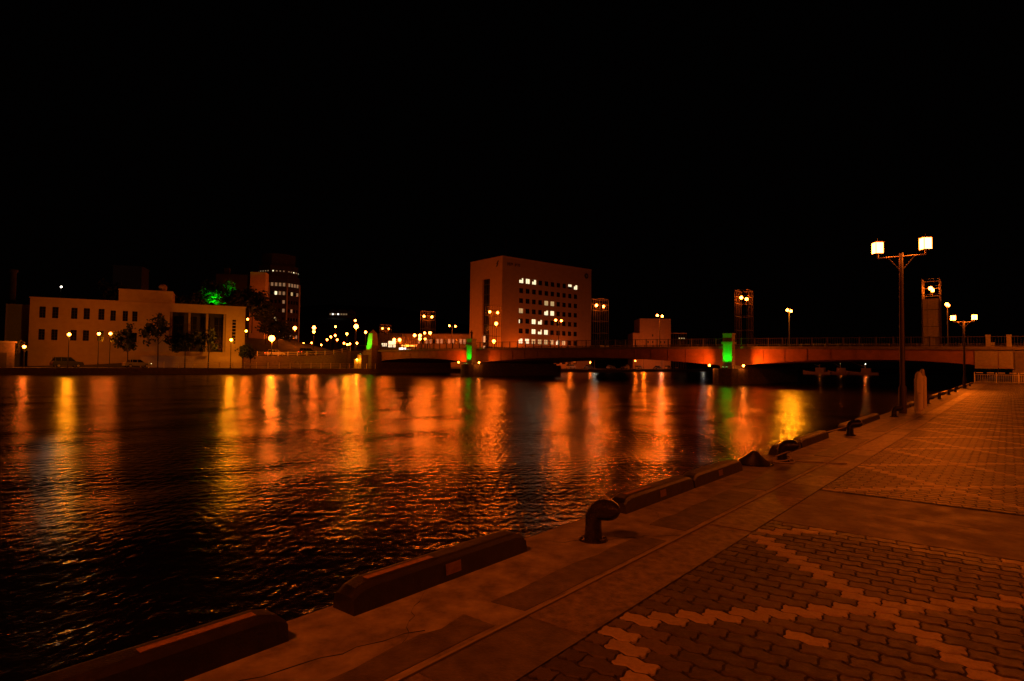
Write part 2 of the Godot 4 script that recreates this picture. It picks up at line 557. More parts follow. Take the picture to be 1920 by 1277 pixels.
func quay() -> void:
	# coping of cast concrete, in lengths, along the edge
	var cop := Node3D.new()
	cop.name = "quay_coping"
	add_child(cop)
	cop.rotation.y = ROT
	cop.set_meta("kind", "structure")
	var s := -40.0
	var joints := [-40.0, -31.0, -22.0, -13.0, -6.0, 0.1, 8.22, 16.4, 24.6, 32.8, 41.0, 49.2, 57.4, 65.6, 73.8, 82.0, 90.2, 98.4, 130.0]
	for i in joints.size() - 1:
		var st := mb()
		ext(st, PackedVector2Array([Vector2(2.42, -0.6), Vector2(EDGE, -0.6), Vector2(EDGE, -0.03), Vector2(EDGE - 0.03, 0.0), Vector2(2.425, 0.0), Vector2(2.42, -0.005)]), joints[i] + 0.006, joints[i + 1] - 0.006, Basis(Vector3(0, 0, -1), Vector3.UP, Vector3(1, 0, 0)))
		obj(st, "coping_slab", M.concrete, cop)
	# darker mortar patches laid on the coping
	for p in [[5.75, 7.95, 2.46, 2.83], [8.3, 11.1, 2.46, 2.86], [3.2, 5.3, 2.45, 2.74], [12.2, 15.9, 2.47, 2.8], [1.2, 2.9, 2.46, 2.7], [18.0, 23.5, 2.46, 2.85]]:
		var poly := PackedVector2Array()
		for k in 9:
			poly.append(Vector2(lerpf(p[0], p[1], k / 8.0), p[2] + rng.randf_range(0, 0.012)))
		for k in 9:
			poly.append(Vector2(lerpf(p[1], p[0], k / 8.0) + rng.randf_range(-0.05, 0.05), p[3] + rng.randf_range(-0.03, 0.03)))
		var st := mb()
		ext(st, poly, -0.01, 0.005, Basis(Vector3(1, 0, 0), Vector3(0, 0, -1), Vector3.UP))
		obj(st, "mortar_patch", M.patch, cop)
	# cracks across and along the coping
	for c in [[3.0, 3.2, 2.1, 2.5], [4.6, 3.2, 5.6, 2.45], [6.4, 3.2, 6.1, 2.9], [8.6, 3.2, 9.4, 2.5], [11.4, 3.1, 10.2, 2.5], [1.2, 3.1, 2.6, 2.75], [13.0, 3.15, 13.9, 2.5]]:
		var left := PackedVector2Array()
		var right := PackedVector2Array()
		for k in 15:
			var u := k / 14.0
			var p := Vector2(lerpf(c[0], c[2], u), lerpf(c[1], c[3], u)) + Vector2(rng.randf_range(-0.035, 0.035), rng.randf_range(-0.02, 0.02))
			var w := rng.randf_range(0.002, 0.006)
			left.append(p + Vector2(w, w))
			right.append(p - Vector2(w, w))
		var crack := mb()
		for k in 14:
			quad(crack, Vector3(left[k].x, 0.0015, -left[k].y), Vector3(left[k + 1].x, 0.0015, -left[k + 1].y), Vector3(right[k + 1].x, 0.0015, -right[k + 1].y), Vector3(right[k].x, 0.0015, -right[k].y), Vector3.UP)
		obj(crack, "crack", M.sand, cop)
	# raised steel nosing between coping and border
	var st2 := mb()
	bb(st2, -40, 110, -0.03, 0.008, -2.4, -2.42)
	obj(st2, "steel_nosing", M.edge, cop)
	# border course of worn slabs
	var border := Node3D.new()
	border.name = "quay_border"
	add_child(border)
	border.rotation.y = ROT
	border.set_meta("kind", "structure")
	s = -8.0
	while s < 110.0:
		var l := rng.randf_range(0.85, 1.1)
		var st := mb()
		var dy := rng.randf_range(-0.004, 0.003)
		bb(st, s + 0.004, s + l - 0.004, -0.2, dy, -1.965, -2.396)
		obj(st, "border_slab", M.border if rng.randf() < 0.75 else M.patch, border)
		s += l
	# a concrete strip runs landward between two panels of pavers
	var strip := Node3D.new()
	strip.name = "concrete_strip"
	add_child(strip)
	strip.rotation.y = ROT
	strip.set_meta("kind", "structure")
	for a in [[6.78, 7.82], [7.83, 8.82]]:
		for b in [[1.955, -1.6], [-1.61, -5.2], [-5.21, -9.0], [-9.01, -13.0]]:
			var st := mb()
			bb(st, a[0], a[1], -0.2, rng.randf_range(-0.002, 0.002), -b[0], -b[1])
			obj(st, "strip_slab", M.strip, strip)
	# pavers: the near panel one by one, everything farther as one field
	var pave := Node3D.new()
	pave.name = "quay_pavement"
	add_child(pave)
	pave.rotation.y = ROT
	pave.set_meta("kind", "structure")
	var shapes := [paver_mesh(0.0), paver_mesh(-0.0015), paver_mesh(0.0012)]
	var rest := []
	var tint := PackedColorArray()
	var stains := FastNoiseLite.new()
	stains.seed = 64
	var near := []
	var halves := []
	var half_len := []
	for c in range(-8, 640):
		var cs := (c + 0.5) * PW
		if cs > 6.70 and cs < 8.90:
			continue
		var land := -13.0 if cs < 30.0 else -7.0
		var h := 16 - posmod(c, 2)
		while h * PL / 2 > land:
			var ct := h * PL / 2 + 0.08
			var hh := h
			h -= 2
			if ct - PL / 2 > 1.9:
				continue
			if ct + PL / 2 > 1.97:
				halves.append(Vector3(cs, 0, -(1.955 + ct - PL / 2) / 2.0))
				half_len.append((1.955 - ct + PL / 2) / PL)
				continue
			var pale := is_light(c, hh) or (rng.randf() < 0.004)
			var p := Vector3(cs, rng.randf_range(-0.0012, 0.0012), -ct)
			# distance from the middle of the near panel that the photograph shows
			if cs < 6.7 and cs > 2.2 and ct > -0.45 - 0.0 * cs:
				near.append([Vector2(cs, ct).distance_to(Vector2(3.6, 1.1)), p, pale])
			else:
				rest.append(p)
				tint.append(Color(0.34, 0.3, 0.245) * rng.randf_range(0.85, 1.15) if pale else Color(0.064, 0.053, 0.045) * rng.randf_range(0.7, 1.3))
	near.sort_custom(func(a, b): return a[0] < b[0])
	for k in near.size():
		var e: Array = near[k]
		if k >= 298:
			rest.append(e[1])
			tint.append(Color(0.34, 0.3, 0.245) * rng.randf_range(0.85, 1.15) if e[2] else Color(0.064, 0.053, 0.045) * rng.randf_range(0.7, 1.3))
			continue
		var m: Material = M.light_pavers[rng.randi() % 2] if e[2] else M.pavers[clampi(int(1.4 + 4.5 * stains.get_noise_2d(e[1].x * 60.0, e[1].z * 60.0) + rng.randf_range(-0.9, 0.9)), 0, 3)]
		var o := inst(shapes[rng.randi() % 3], "paver", m, pave)
		o.position = e[1]
		o.rotation = Vector3(rng.randf_range(-0.012, 0.012), rng.randf_range(-0.012, 0.012), rng.randf_range(-0.012, 0.012))
	# cut pieces fill the edge against the border
	var cut := MultiMesh.new()
	cut.transform_format = MultiMesh.TRANSFORM_3D
	cut.use_colors = true
	cut.mesh = shapes[0]
	cut.instance_count = halves.size()
	for k in halves.size():
		cut.set_instance_transform(k, Transform3D(Basis.from_scale(Vector3(1, 1, half_len[k])), halves[k]))
		cut.set_instance_color(k, Color(0.064, 0.053, 0.045) * rng.randf_range(0.7, 1.6))
	var edge := MultiMeshInstance3D.new()
	edge.name = "cut_pavers"
	edge.multimesh = cut
	edge.material_override = M.mixed_pavers
	edge.set_meta("kind", "stuff")
	pave.add_child(edge, true)
	var mm := MultiMesh.new()
	mm.transform_format = MultiMesh.TRANSFORM_3D
	mm.use_colors = true
	mm.mesh = shapes[0]
	mm.instance_count = rest.size()
	for k in rest.size():
		mm.set_instance_transform(k, Transform3D(Basis.from_euler(Vector3(rng.randf_range(-0.012, 0.012), rng.randf_range(-0.012, 0.012), rng.randf_range(-0.012, 0.012))), rest[k]))
		mm.set_instance_color(k, tint[k])
	var field := MultiMeshInstance3D.new()
	field.name = "paver_field"
	field.multimesh = mm
	field.material_override = M.mixed_pavers
	field.set_meta("kind", "stuff")
	pave.add_child(field, true)
	var sand := mb()
	sheet(sand, -1.2, 6.775, -13.0, 1.96, -0.009)
	sheet(sand, 8.825, 86.5, -13.0, 1.96, -0.009)
	var bed := obj(sand, "joint_sand", M.sand, pave)
	bed.set_meta("kind", "stuff")
	wheel_stops()
	bollards()
	quay_lamps()
	pedestal()
	end_fence()

func wheel_stops() -> void:
	var spans := [[-0.1, 1.98, 1], [2.43, 4.21, 2], [5.96, 7.78, 2], [7.83, 9.66, 3], [11.75, 13.1, 3], [13.18, 15.5, 0], [17.5, 19.1, 3], [19.5, 22.6, 0]]
	var words := ["long black rubber wheel stop cut off by the lower left frame", "black rubber wheel stop left of the nearest bollard, one yellow patch", "black rubber wheel stop starting just beyond the nearest bollard", "black rubber wheel stop with a yellow patch beside the small black cone", "black rubber wheel stop directly behind the bollard with rope", "black rubber wheel stop just past the bollard with rope", "short black rubber wheel stop behind the third bollard", "black rubber wheel stop next to the near lamp pole's foot"]
	var nth := ["first", "second", "third", "fourth", "fifth", "sixth", "seventh", "eighth", "ninth", "tenth", "eleventh", "twelfth", "thirteenth", "fourteenth", "fifteenth", "sixteenth", "seventeenth", "eighteenth", "nineteenth", "twentieth"]
	var far := 28.0
	while far < 88.0:
		for e in [[far, far + 2.2], [far + 2.4, far + 4.4]]:
			spans.append([e[0], e[1], 0])
			words.append("black rubber wheel stop, %s along the edge beyond the grey pedestal" % nth[words.size() - 8])
		far += 6.2
	for i in spans.size():
		var a: float = spans[i][0]
		var b: float = spans[i][1]
		var label: String = words[i]
		var o := thing("wheel_stop", label, "wheel stop", P(a, 3.22, 0.0), ROT, "wheel stops along the quay edge")
		var l := b - a
		var hgt := 0.175
		# long block with sloped sides and rounded ends
		var st := mb()
		var secs := 12
		var prev := []
		for k in secs + 1:
			var x := l * k / secs
			if k == 1: x = 0.05
			if k == 2: x = 0.14
			if k == secs - 1: x = l - 0.05
			if k == secs - 2: x = l - 0.14
			var sh := 1.0
			if k == 0 or k == secs: sh = 0.62
			if k == 1 or k == secs - 1: sh = 0.86
			var y := hgt * sh
			var ring := [Vector3(x, 0, 0.0), Vector3(x, y * 0.82, -0.012), Vector3(x, y * 0.97, -0.035), Vector3(x, y, -0.06), Vector3(x, y, -0.16), Vector3(x, y * 0.96, -0.19), Vector3(x, y * 0.8, -0.21), Vector3(x, 0, -0.225)]
			if k > 0:
				for e in ring.size() - 1:
					var n: Vector3 = (ring[e + 1] - ring[e]).cross(Vector3(1, 0, 0)).normalized()
					if n.dot(ring[e] - Vector3(x, 0.08, -0.11)) < 0.0: n = -n
					quad(st, prev[e], ring[e], ring[e + 1], prev[e + 1], n)
			if k == 0 or k == secs:
				var n := Vector3(-1.0 if k == 0 else 1.0, 0, 0)
				for e in range(1, ring.size() - 1):
					tri(st, ring[0], ring[e], ring[e + 1], n, n, n)
			prev = ring
		obj(st, "block", M.rubber, o)
		# painted patches: one on the side facing the quay, a strip on the top
		var kind: int = spans[i][2]
		if kind > 0:
			st = mb()
			var c := l * (0.5 if kind != 1 else 0.3)
			var w := 0.16 if kind != 1 else 0.3
			quad(st, Vector3(c - w / 2, 0.045, 0.002), Vector3(c + w / 2, 0.045, 0.002), Vector3(c + w / 2, 0.125, -0.007), Vector3(c - w / 2, 0.125, -0.007), Vector3(0, 0.05, 1).normalized())
			obj(st, "yellow_patch", M.yellow_paint, o)
		if kind == 2 or kind == 1:
			st = mb()
			bb(st, 0.16 if kind == 2 else l - 0.75, 0.75 if kind == 2 else l - 0.16, hgt - 0.002, hgt + 0.003, -0.075, -0.13)
			obj(st, "yellow_strip", M.yellow_paint, o)
	# small black cone of rubber beside the roped bollard
	var o2 := thing("mooring_cone", "small black rubber cone on the quay edge left of the roped bollard", "mooring cone", P(10.45, 3.3, 0.0), ROT)
	var st2 := mb()
	tube(st2, [Vector3(0, 0, 0), Vector3(0, 0.05, 0), Vector3(0.02, 0.1, 0), Vector3(0.03, 0.19, 0), Vector3(0.03, 0.21, 0)], [0.26, 0.24, 0.16, 0.06, 0.03], 12)
	obj(st2, "cone", M.rubber, o2)
	st2 = mb()
	cyl(st2, Vector3(0, 0.0, 0), Vector3(0, 0.02, 0), 0.31, 0.3, 14)
	obj(st2, "base", M.iron, o2)

func bollard(label: String, s: float, t: float) -> Node3D:
	var o := thing("mooring_bollard", label, "bollard", P(s, t, 0.0), ROT, "iron mooring bollards along the quay")
	var st := mb()
	# hooked column that bends over towards the land and ends in a bulb
	var pts := []
	var rs := []
	for k in 4:
		pts.append(Vector3(0, 0.06 * k, 0))
		rs.append([0.092, 0.078, 0.074, 0.074][k])
	for k in range(1, 7):
		var a := PI / 2 * k / 6.0 * 0.86
		pts.append(Vector3(0, 0.18 + 0.11 * sin(a), 0.11 - 0.11 * cos(a)))
		rs.append(0.075 + 0.003 * k)
	for k in range(1, 6):
		pts.append(Vector3(0, 0.287 + 0.004 * k, 0.09 + 0.035 * k))
		rs.append([0.095, 0.095, 0.088, 0.07, 0.03][k - 1])
	tube(st, pts, rs, 16)
	obj(st, "column", M.iron, o)
	st = mb()
	cyl(st, Vector3(0, 0, 0), Vector3(0, 0.018, 0), 0.135, 0.125, 18)
	obj(st, "base_flange", M.iron, o)
	for k in 4:
		st = mb()
		var a := TAU * (k + 0.5) / 4
		cyl(st, Vector3(cos(a) * 0.108, 0.018, sin(a) * 0.108), Vector3(cos(a) * 0.108, 0.03, sin(a) * 0.108), 0.012, 0.012, 6)
		obj(st, "bolt", M.iron, o)
	return o

func bollards() -> void:
	bollard("nearest black iron bollard, hooked head, in front of the long wheel stop", 4.89, 2.98)
	bollard("black iron bollard with pale rope wound round its column", 10.98, 3.0)
	bollard("black iron bollard third along the quay, between roped one and lamp pole", 16.42, 2.96)
	bollard("black iron bollard at the foot of the near lamp pole", 23.9, 3.0)
	bollard("black iron bollard just right of the grey service pedestal", 34.2, 2.96)
	bollard("black iron bollard second beyond the grey service pedestal", 40.3, 2.96)
	bollard("black iron bollard third beyond the grey service pedestal", 47.6, 3.0)
	bollard("black iron bollard fourth beyond the pedestal, near the far lamp pole", 53.7, 3.0)
	bollard("farthest black iron bollard, between far lamp pole and white fence", 74.0, 3.0)
	# rope round the second bollard, its tail trailing over the stones
	var o := thing("mooring_rope", "pale mooring rope looped round the second bollard, tail trailing on the stones", "rope", P(10.98, 3.0, 0.0), ROT)
	var st := mb()
	for k in 3:
		var pts := []
		var rs := []
		for i in 25:
			var a := TAU * i / 24
			var r := [0.1, 0.13, 0.19][k] as float
			pts.append(Vector3(cos(a) * r, [0.14, 0.06, 0.03][k] + [0.05, 0.03, 0.012][k] * sin(a + k), sin(a) * r))
			rs.append(0.011)
		tube(st, pts, rs, 7, false)
	obj(st, "coil", M.rope, o)
	st = mb()
	tube(st, [Vector3(0.02, 0.21, -0.09), Vector3(-0.05, 0.33, 0.0), Vector3(0.03, 0.28, 0.12), Vector3(0.1, 0.17, 0.1), Vector3(0.08, 0.1, -0.04)], [0.011, 0.011, 0.011, 0.011, 0.011], 7)
	obj(st, "hitch", M.rope, o)
	st = mb()
	var tail := []
	var tr := []
	for i in 16:
		tail.append(Vector3(0.19 + 0.02 * i + 0.03 * sin(i * 0.9), 0.013, 0.05 + 0.055 * i + 0.02 * sin(i * 1.7)))
		tr.append(0.011)
	tube(st, tail, tr, 7)
	obj(st, "tail", M.rope, o)
	st = mb()
	tube(st, [Vector3(-0.15, 0.04, -0.1), Vector3(-0.3, 0.03, -0.2), Vector3(-0.42, 0.1, -0.3), Vector3(-0.55, 0.05, -0.5), Vector3(-0.6, -0.7, -0.56)], [0.011, 0.011, 0.011, 0.011, 0.011], 7)
	obj(st, "mooring_line", M.rope, o)
	var o2 := thing("mooring_rope", "single rope run from the third bollard over the quay edge", "rope", P(16.42, 2.96, 0.0), ROT)
	st = mb()
	tube(st, [Vector3(0.05, 0.2, -0.08), Vector3(-0.4, 0.17, -0.18), Vector3(-1.1, 0.13, -0.33), Vector3(-1.6, 0.05, -0.52), Vector3(-1.75, -0.8, -0.57)], [0.013, 0.013, 0.013, 0.013, 0.013], 7)
	obj(st, "line", M.rope, o2)

func quay_lamp(label: String, s: float, water_side: Color, land_side: Color, e: float, t := 3.0) -> void:
	var o := thing("quay_lamp", label, "street lamp", P(s, t, 0.0), ROT, "twin lantern lamps along the quay")
	var st := mb()
	cyl(st, Vector3(0, 0, 0), Vector3(0, 0.95, 0), 0.13, 0.12, 16)
	cyl(st, Vector3(0, 0.95, 0), Vector3(0, 1.0, 0), 0.12, 0.085, 16)
	obj(st, "base_sleeve", M.pole, o)
	st = mb()
	cyl(st, Vector3(0, 1.0, 0), Vector3(0, 5.62, 0), 0.085, 0.07, 14)
	obj(st, "pole", M.pole, o)
	st = mb()
	bb(st, -0.06, 0.06, 5.6, 5.78, -0.06, 0.06)
	obj(st, "pole_cap", M.steel, o)
	st = mb()
	cyl(st, Vector3(0, 5.67, -0.74), Vector3(0, 5.67, 0.74), 0.03, 0.03, 8)
	cyl(st, Vector3(0, 5.2, -0.05), Vector3(0, 5.65, -0.4), 0.018, 0.018, 6)
	cyl(st, Vector3(0, 5.2, 0.05), Vector3(0, 5.65, 0.4), 0.018, 0.018, 6)
	obj(st, "cross_arm", M.steel, o)
	for k in 2:
		var z := -0.74 if k == 0 else 0.74
		var head := Node3D.new()
		head.name = "lantern"
		o.add_child(head, true)
		head.position = Vector3(0, 5.67, z)
		head.rotation.y = -ROT
		st = mb()
		cyl(st, Vector3(0, 0, 0), Vector3(0, 0.16, 0), 0.03, 0.05, 8)
		bb(st, -0.14, 0.14, 0.16, 0.185, -0.14, 0.14)
		bb(st, -0.16, 0.16, 0.58, 0.61, -0.16, 0.16)
		cyl(st, Vector3(0, 0.61, 0), Vector3(0, 0.76, 0), 0.012, 0.006, 6)
		for a in [[-1, -1], [-1, 1], [1, -1], [1, 1]]:
			bb(st, a[0] * 0.14 - 0.008, a[0] * 0.14 + 0.008, 0.185, 0.58, a[1] * 0.14 - 0.008, a[1] * 0.14 + 0.008)
		obj(st, "frame", M.pole, head)
		st = mb()
		bb(st, -0.13, 0.13, 0.19, 0.575, -0.13, 0.13)
		obj(st, "lamp_glass", M.lantern_yellow if (land_side if k == 1 else water_side) == AMBER else M.lantern_orange, head)
		omni(head, Vector3(0, 0.4, 0), land_side if k == 1 else water_side, e, 0.11)

func quay_lamps() -> void:
	quay_lamp("tall twin lantern lamp post beside the grey pedestal on the quay", 26.05, ORANGE, AMBER, 13.0)
	quay_lamp("farther twin lantern lamp post on the quay, by the white fence", 65.2, AMBER, AMBER, 34.0)
	quay_lamp("twin lantern lamp post on the quay left of the viewer, outside the frame", -2.2, ORANGE, ORANGE, 26.0)
	quay_lamp("twin lantern lamp post by the bridge end, outside the right frame", 87.0, AMBER, AMBER, 34.0, -4.5)
	quay_lamp("twin lantern lamp post inland on the quay, outside the right frame", 21.0, ORANGE, ORANGE, 24.0, -9.0)

func pedestal() -> void:
	var o := thing("service_pedestal", "rounded pale metal service pedestal standing right of the near lamp pole", "pedestal", P(26.6, 2.52, 0.0), -0.585)
	var st := mb()
	# main casing, a rounded slab with a domed top
	for part in [[-0.03, 0.13, 0.12, 1.36, "casing"], [0.11, 0.085, 0.2, 1.28, "side_casing"], [-0.15, 0.035, 0.0, 1.22, "conduit"]]:
		st = mb()
		var x: float = part[0]
		var r: float = part[1]
		tube(st, [Vector3(x, part[2], 0), Vector3(x, part[3], 0), Vector3(x, part[3] + r * 0.6, 0), Vector3(x, part[3] + r, 0), Vector3(x, part[3] + r * 1.2, 0)], [r, r, r * 0.86, r * 0.5, r * 0.08], 16)
		obj(st, part[4], M.cabinet, o)
	st = mb()
	cyl(st, Vector3(0.07, 1.36, 0.02), Vector3(0.07, 1.55, 0.02), 0.075, 0.07, 14)
	ball(st, Vector3(0.07, 1.55, 0.02), Vector3(0.07, 0.06, 0.07), 12, 8)
	obj(st, "dome", M.steel, o)
	st = mb()
	bb(st, -0.1, 0.03, 0.0, 0.14, -0.06, 0.06)
	obj(st, "foot", M.cabinet, o)
	st = mb()
	bb(st, -0.07, 0.02, 0.72, 0.745, 0.11, 0.15)
	obj(st, "hatch_handle", M.steel, o)
	st = mb()
	bb(st, -0.1, 0.04, 0.8, 1.25, 0.1, 0.135)
	obj(st, "hatch", M.cabinet, o)

func end_fence() -> void:
	var o := thing("quay_fence", "low white railing of thin bars closing the far end of the quay", "fence", P(90.0, 3.2, 0.0), ROT - 0.0)
	var len := 16.0
	var st := mb()
	bb(st, -0.03, 0.03, 1.02, 1.06, 0, len)
	obj(st, "rail", M.white_rail, o)
	st = mb()
	bb(st, -0.03, 0.03, 0.18, 0.22, 0, len)
	obj(st, "rail", M.white_rail, o)
	var post := mb()
	bb(post, -0.04, 0.04, 0, 1.3, -0.04, 0.04)
	var pm := post.commit()
	for k in 9:
		inst(pm, "post", M.white_rail, o).position = Vector3(0, 0, 2.0 * k)
	var b := mb()
	bb(b, -0.012, 0.012, 0.2, 1.03, -0.012, 0.012)
	var bm := b.commit()
	for k in 100:
		inst(bm, "baluster", M.white_rail, o).position = Vector3(0, 0, 0.16 * k + 0.08)
	for k in 16:
		st = mb()
		bb(st, -0.045, 0.045, 1.22, 1.29, 1.0 * k + 0.15, 1.0 * k + 0.8)
		obj(st, "striped_bar", M.white_rail, o)
	st = mb()
	bb(st, -0.15, 0.15, -0.02, 0.1, -0.05, len)
	obj(st, "kerb", M.concrete, o)

# ---------------------------------------------------------------- the bridge
func deck_y(t: float) -> float:
	return 4.45 + 0.35 * sin(PI * clampf((t - 0.0) / 122.0, 0.0, 1.0))

func under_y(t: float) -> float:
	if t < 34.0:
		var u := (t - 14.0) / 20.0
		return 2.78 - 1.2 * u * u * (1.0 if u > 0 else 1.7)
	if t < 88.0:
		var u := (t - 61.0) / 27.0
		return 2.92 - 1.3 * u * u
	var v := (t - 105.0) / 17.0
	return 2.6 - 1.05 * v * v

func bridge() -> void:
	var o := thing("river_bridge", "three-span girder bridge with red-brown fascia across the river", "bridge", P(BS, 0, 0), ROT)
	# local x = s - BS, local z = -t
	var st := mb()
	var t0 := -0.5
	var t1 := 122.0
	var n := 98
	for k in n:
		var a := lerpf(t0, t1, float(k) / n)
		var b := lerpf(t0, t1, float(k + 1) / n)
		for x in [0.0, BW]:
			quad(st, Vector3(x, under_y(a), -a), Vector3(x, under_y(b), -b), Vector3(x, deck_y(b) - 0.4, -b), Vector3(x, deck_y(a) - 0.4, -a), Vector3(-1 if x == 0.0 else 1, 0, 0))
		quad(st, Vector3(0, under_y(a), -a), Vector3(0, under_y(b), -b), Vector3(BW, under_y(b), -b), Vector3(BW, under_y(a), -a), Vector3(0, -1, 0))
	obj(st, "girder", M.girder, o)
	st = mb()
	n = 40
	for k in n:
		var a := lerpf(-14.0, t1 + 3.0, float(k) / n)
		var b := lerpf(-14.0, t1 + 3.0, float(k + 1) / n)
		quad(st, Vector3(-0.7, deck_y(a), -a), Vector3(-0.7, deck_y(b), -b), Vector3(BW + 0.7, deck_y(b), -b), Vector3(BW + 0.7, deck_y(a), -a), Vector3.UP)
		quad(st, Vector3(-0.7, deck_y(a) - 0.4, -a), Vector3(-0.7, deck_y(b) - 0.4, -b), Vector3(BW + 0.7, deck_y(b) - 0.4, -b), Vector3(BW + 0.7, deck_y(a) - 0.4, -a), Vector3.DOWN)
		for x in [-0.7, BW + 0.7]:
			quad(st, Vector3(x, deck_y(a) - 0.4, -a), Vector3(x, deck_y(b) - 0.4, -b), Vector3(x, deck_y(b), -b), Vector3(x, deck_y(a), -a), Vector3(signf(x - 1), 0, 0))
	obj(st, "deck", M.deck, o)
	# stiffeners that divide the fascia into panels
	for k in 40:
		var t := 1.5 + 3.05 * k
		if absf(t - 33.5) < 2.6 or absf(t - 87.5) < 2.6:
			continue
		st = mb()
		bb(st, -0.055, 0.001, under_y(t) + 0.02, deck_y(t) - 0.42, -t - 0.05, -t + 0.05)
		obj(st, "stiffener", M.girder, o)
	# lower flange along the fascia
	st = mb()
	for k in 97:
		var a := lerpf(t0, t1, float(k) / 97)
		var b := lerpf(t0, t1, float(k + 1) / 97)
		quad(st, Vector3(-0.22, under_y(a), -a), Vector3(-0.22, under_y(b), -b), Vector3(0, under_y(b), -b), Vector3(0, under_y(a), -a), Vector3.DOWN)
		quad(st, Vector3(-0.22, under_y(a) + 0.05, -a), Vector3(-0.22, under_y(b) + 0.05, -b), Vector3(0, under_y(b) + 0.05, -b), Vector3(0, under_y(a) + 0.05, -a), Vector3.UP)
		quad(st, Vector3(-0.22, under_y(a), -a), Vector3(-0.22, under_y(b), -b), Vector3(-0.22, under_y(b) + 0.05, -b), Vector3(-0.22, under_y(a) + 0.05, -a), Vector3(-1, 0, 0))
	obj(st, "flange", M.girder, o)
	# piers standing in the river, each with a rounded nose
	for t in [33.5, 87.5]:
		var poly := PackedVector2Array()
		for k in 9:
			var a := PI / 2 + PI * k / 8
			poly.append(Vector2(-1.0 + cos(a) * 2.6, sin(a) * 2.6))
		for k in 9:
			var a := -PI / 2 + PI * k / 8
			poly.append(Vector2(BW + 1.0 + cos(a) * 2.6, sin(a) * 2.6))
		st = mb()
		ext(st, poly, -5.0, 1.3, Basis(Vector3(1, 0, 0), Vector3(0, 0, -1), Vector3.UP), Vector3(0, 0, -t))
		var shaft := PackedVector2Array()
		for p in poly:
			shaft.append(Vector2(lerpf(BW / 2, p.x, 0.93), p.y * 0.7))
		var pier := obj(st, "pier", M.pier, o)
		st = mb()
		ext(st, shaft, 1.3, 1.75, Basis(Vector3(1, 0, 0), Vector3(0, 0, -1), Vector3.UP), Vector3(0, 0, -t))
		obj(st, "bearing_shelf", M.pier, pier)
	# abutments
	st = mb()
	bb(st, -2.0, BW + 2.0, -5.0, 1.62, 8.0, 0.3)
	bb(st, -0.4, BW + 0.4, 1.62, 3.9, 14.0, 0.5)
	obj(st, "abutment", M.pier, o)
	st = mb()
	bb(st, -1.0, BW + 1.0, -3.0, 4.03, -t1 + 0.2, -t1 - 3.0)
	bb(st, -3.5, -0.9, -3.0, 0.6, -t1 + 2.0, -t1 - 3.0)
	obj(st, "abutment", M.pier, o)
	# pale plates on the last bay of the fascia
	for k in 4:
		st = mb()
		var a := 3.4 - 2.35 * k
		bb(st, -0.14, -0.02, 1.75, deck_y(a) - 0.45, -a + 0.04, -a + 2.3)
		obj(st, "fascia_plate", M.stone, o)
	bridge_railing(o, -0.55)
	bridge_railing(o, BW + 0.55)
	# ornamental pillars at the piers, lit green from below
	pillar("stone pillar at the right bridge pier, lit green from its foot", 33.5, false)
	pillar("stone pillar at the left bridge pier, lit green, statue on top", 87.4, true)
	obelisk()
	# lamp towers on the near footway, twin-globe posts on the far one
	var words := ["lamp tower nearest the viewer at the bridge's right end, pale shaft below", "lamp tower on the bridge just right of the right green pillar", "lamp tower on the bridge at the right edge of the office tower", "lamp tower on the bridge in front of the office tower's left face", "lamp tower at the left end of the bridge above the signboard"]
	var ts := [7.9, 32.4, 58.6, 84.5, 104.6]
	for k in 5:
		lamp_tower(words[k], P(BS + 1.9, ts[k], deck_y(ts[k])), k == 0)
	words = ["twin-globe post on the bridge beside the tower nearest the viewer", "twin-globe post on the bridge between green pillar and quay lamp", "twin-globe post on the bridge before the small pale tower block", "twin-globe post on the bridge in front of the lit office windows", "twin-globe post on the bridge left of the office tower"]
	ts = [7.4, 30.7, 55.8, 81.1, 115.5]
	for k in 5:
		twin_post(words[k], P(BS + 21.0, ts[k], deck_y(ts[k])), 7.25 - 0.05 * k, [AMBER, YELLOW, ORANGE, ORANGE, ORANGE][k], "twin_globe_lamp", [30.0, 70.0, 34.0, 34.0, 34.0][k])
	# floodlights on the pier shelves wash the fascia
	floods("floodlight on the right pier shelf, washing the fascia right of the green pillar", 31.0, 25.5, 70.0, ORANGE)
	floods("floodlight on the right pier shelf, washing the fascia left of the green pillar", 36.2, 41.0, 45.0, ORANGE)
	floods("floodlight on the left pier shelf, right of the left green pillar", 84.4, 80.0, 16.0, ORANGE)
	floods("floodlight on the left pier shelf, left of the left green pillar", 90.2, 94.5, 45.0, ORANGE)
	floods("floodlight at the foot of the far abutment, left end of the bridge", 119.2, 117.5, 16.0, AMBER)

func bridge_railing(o: Node3D, x: float) -> void:
	var st := mb()
	for k in 34:
		var a := -8.0 + 4.0 * k
		for h in [0.12, 1.22]:
			bar(st, Vector3(x, deck_y(a) + h, -a), Vector3(x, deck_y(a + 4.0) + h, -a - 4.0), 0.08, 0.07)
	obj(st, "handrail", M.rail, o)
	st = mb()
	for k in 440:
		var a := -8.0 + 0.3 * k
		bb(st, x - 0.015, x + 0.015, deck_y(a) + 0.12, deck_y(a) + 1.2, -a - 0.015, -a + 0.015)
	var fill := obj(st, "railing_bars", M.rail, o)
	fill.set_meta("kind", "stuff")
	var pm := mb()
	bb(pm, -0.07, 0.07, 0.0, 1.3, -0.07, 0.07)
	var post := pm.commit()
	var sm := mb()
	bb(sm, -0.2, 0.2, 0.0, 1.35, -0.24, 0.24)
	bb(sm, -0.24, 0.24, 1.35, 1.45, -0.28, 0.28)
	var stone := sm.commit()
	for k in 65:
		var a := -4.0 + 2.0 * k
		var big := a < 4.0
		var e := inst(stone if big else post, "stone_post" if big else "post", M.stone if big else M.rail, o)
		e.position = Vector3(x, deck_y(a), -a)

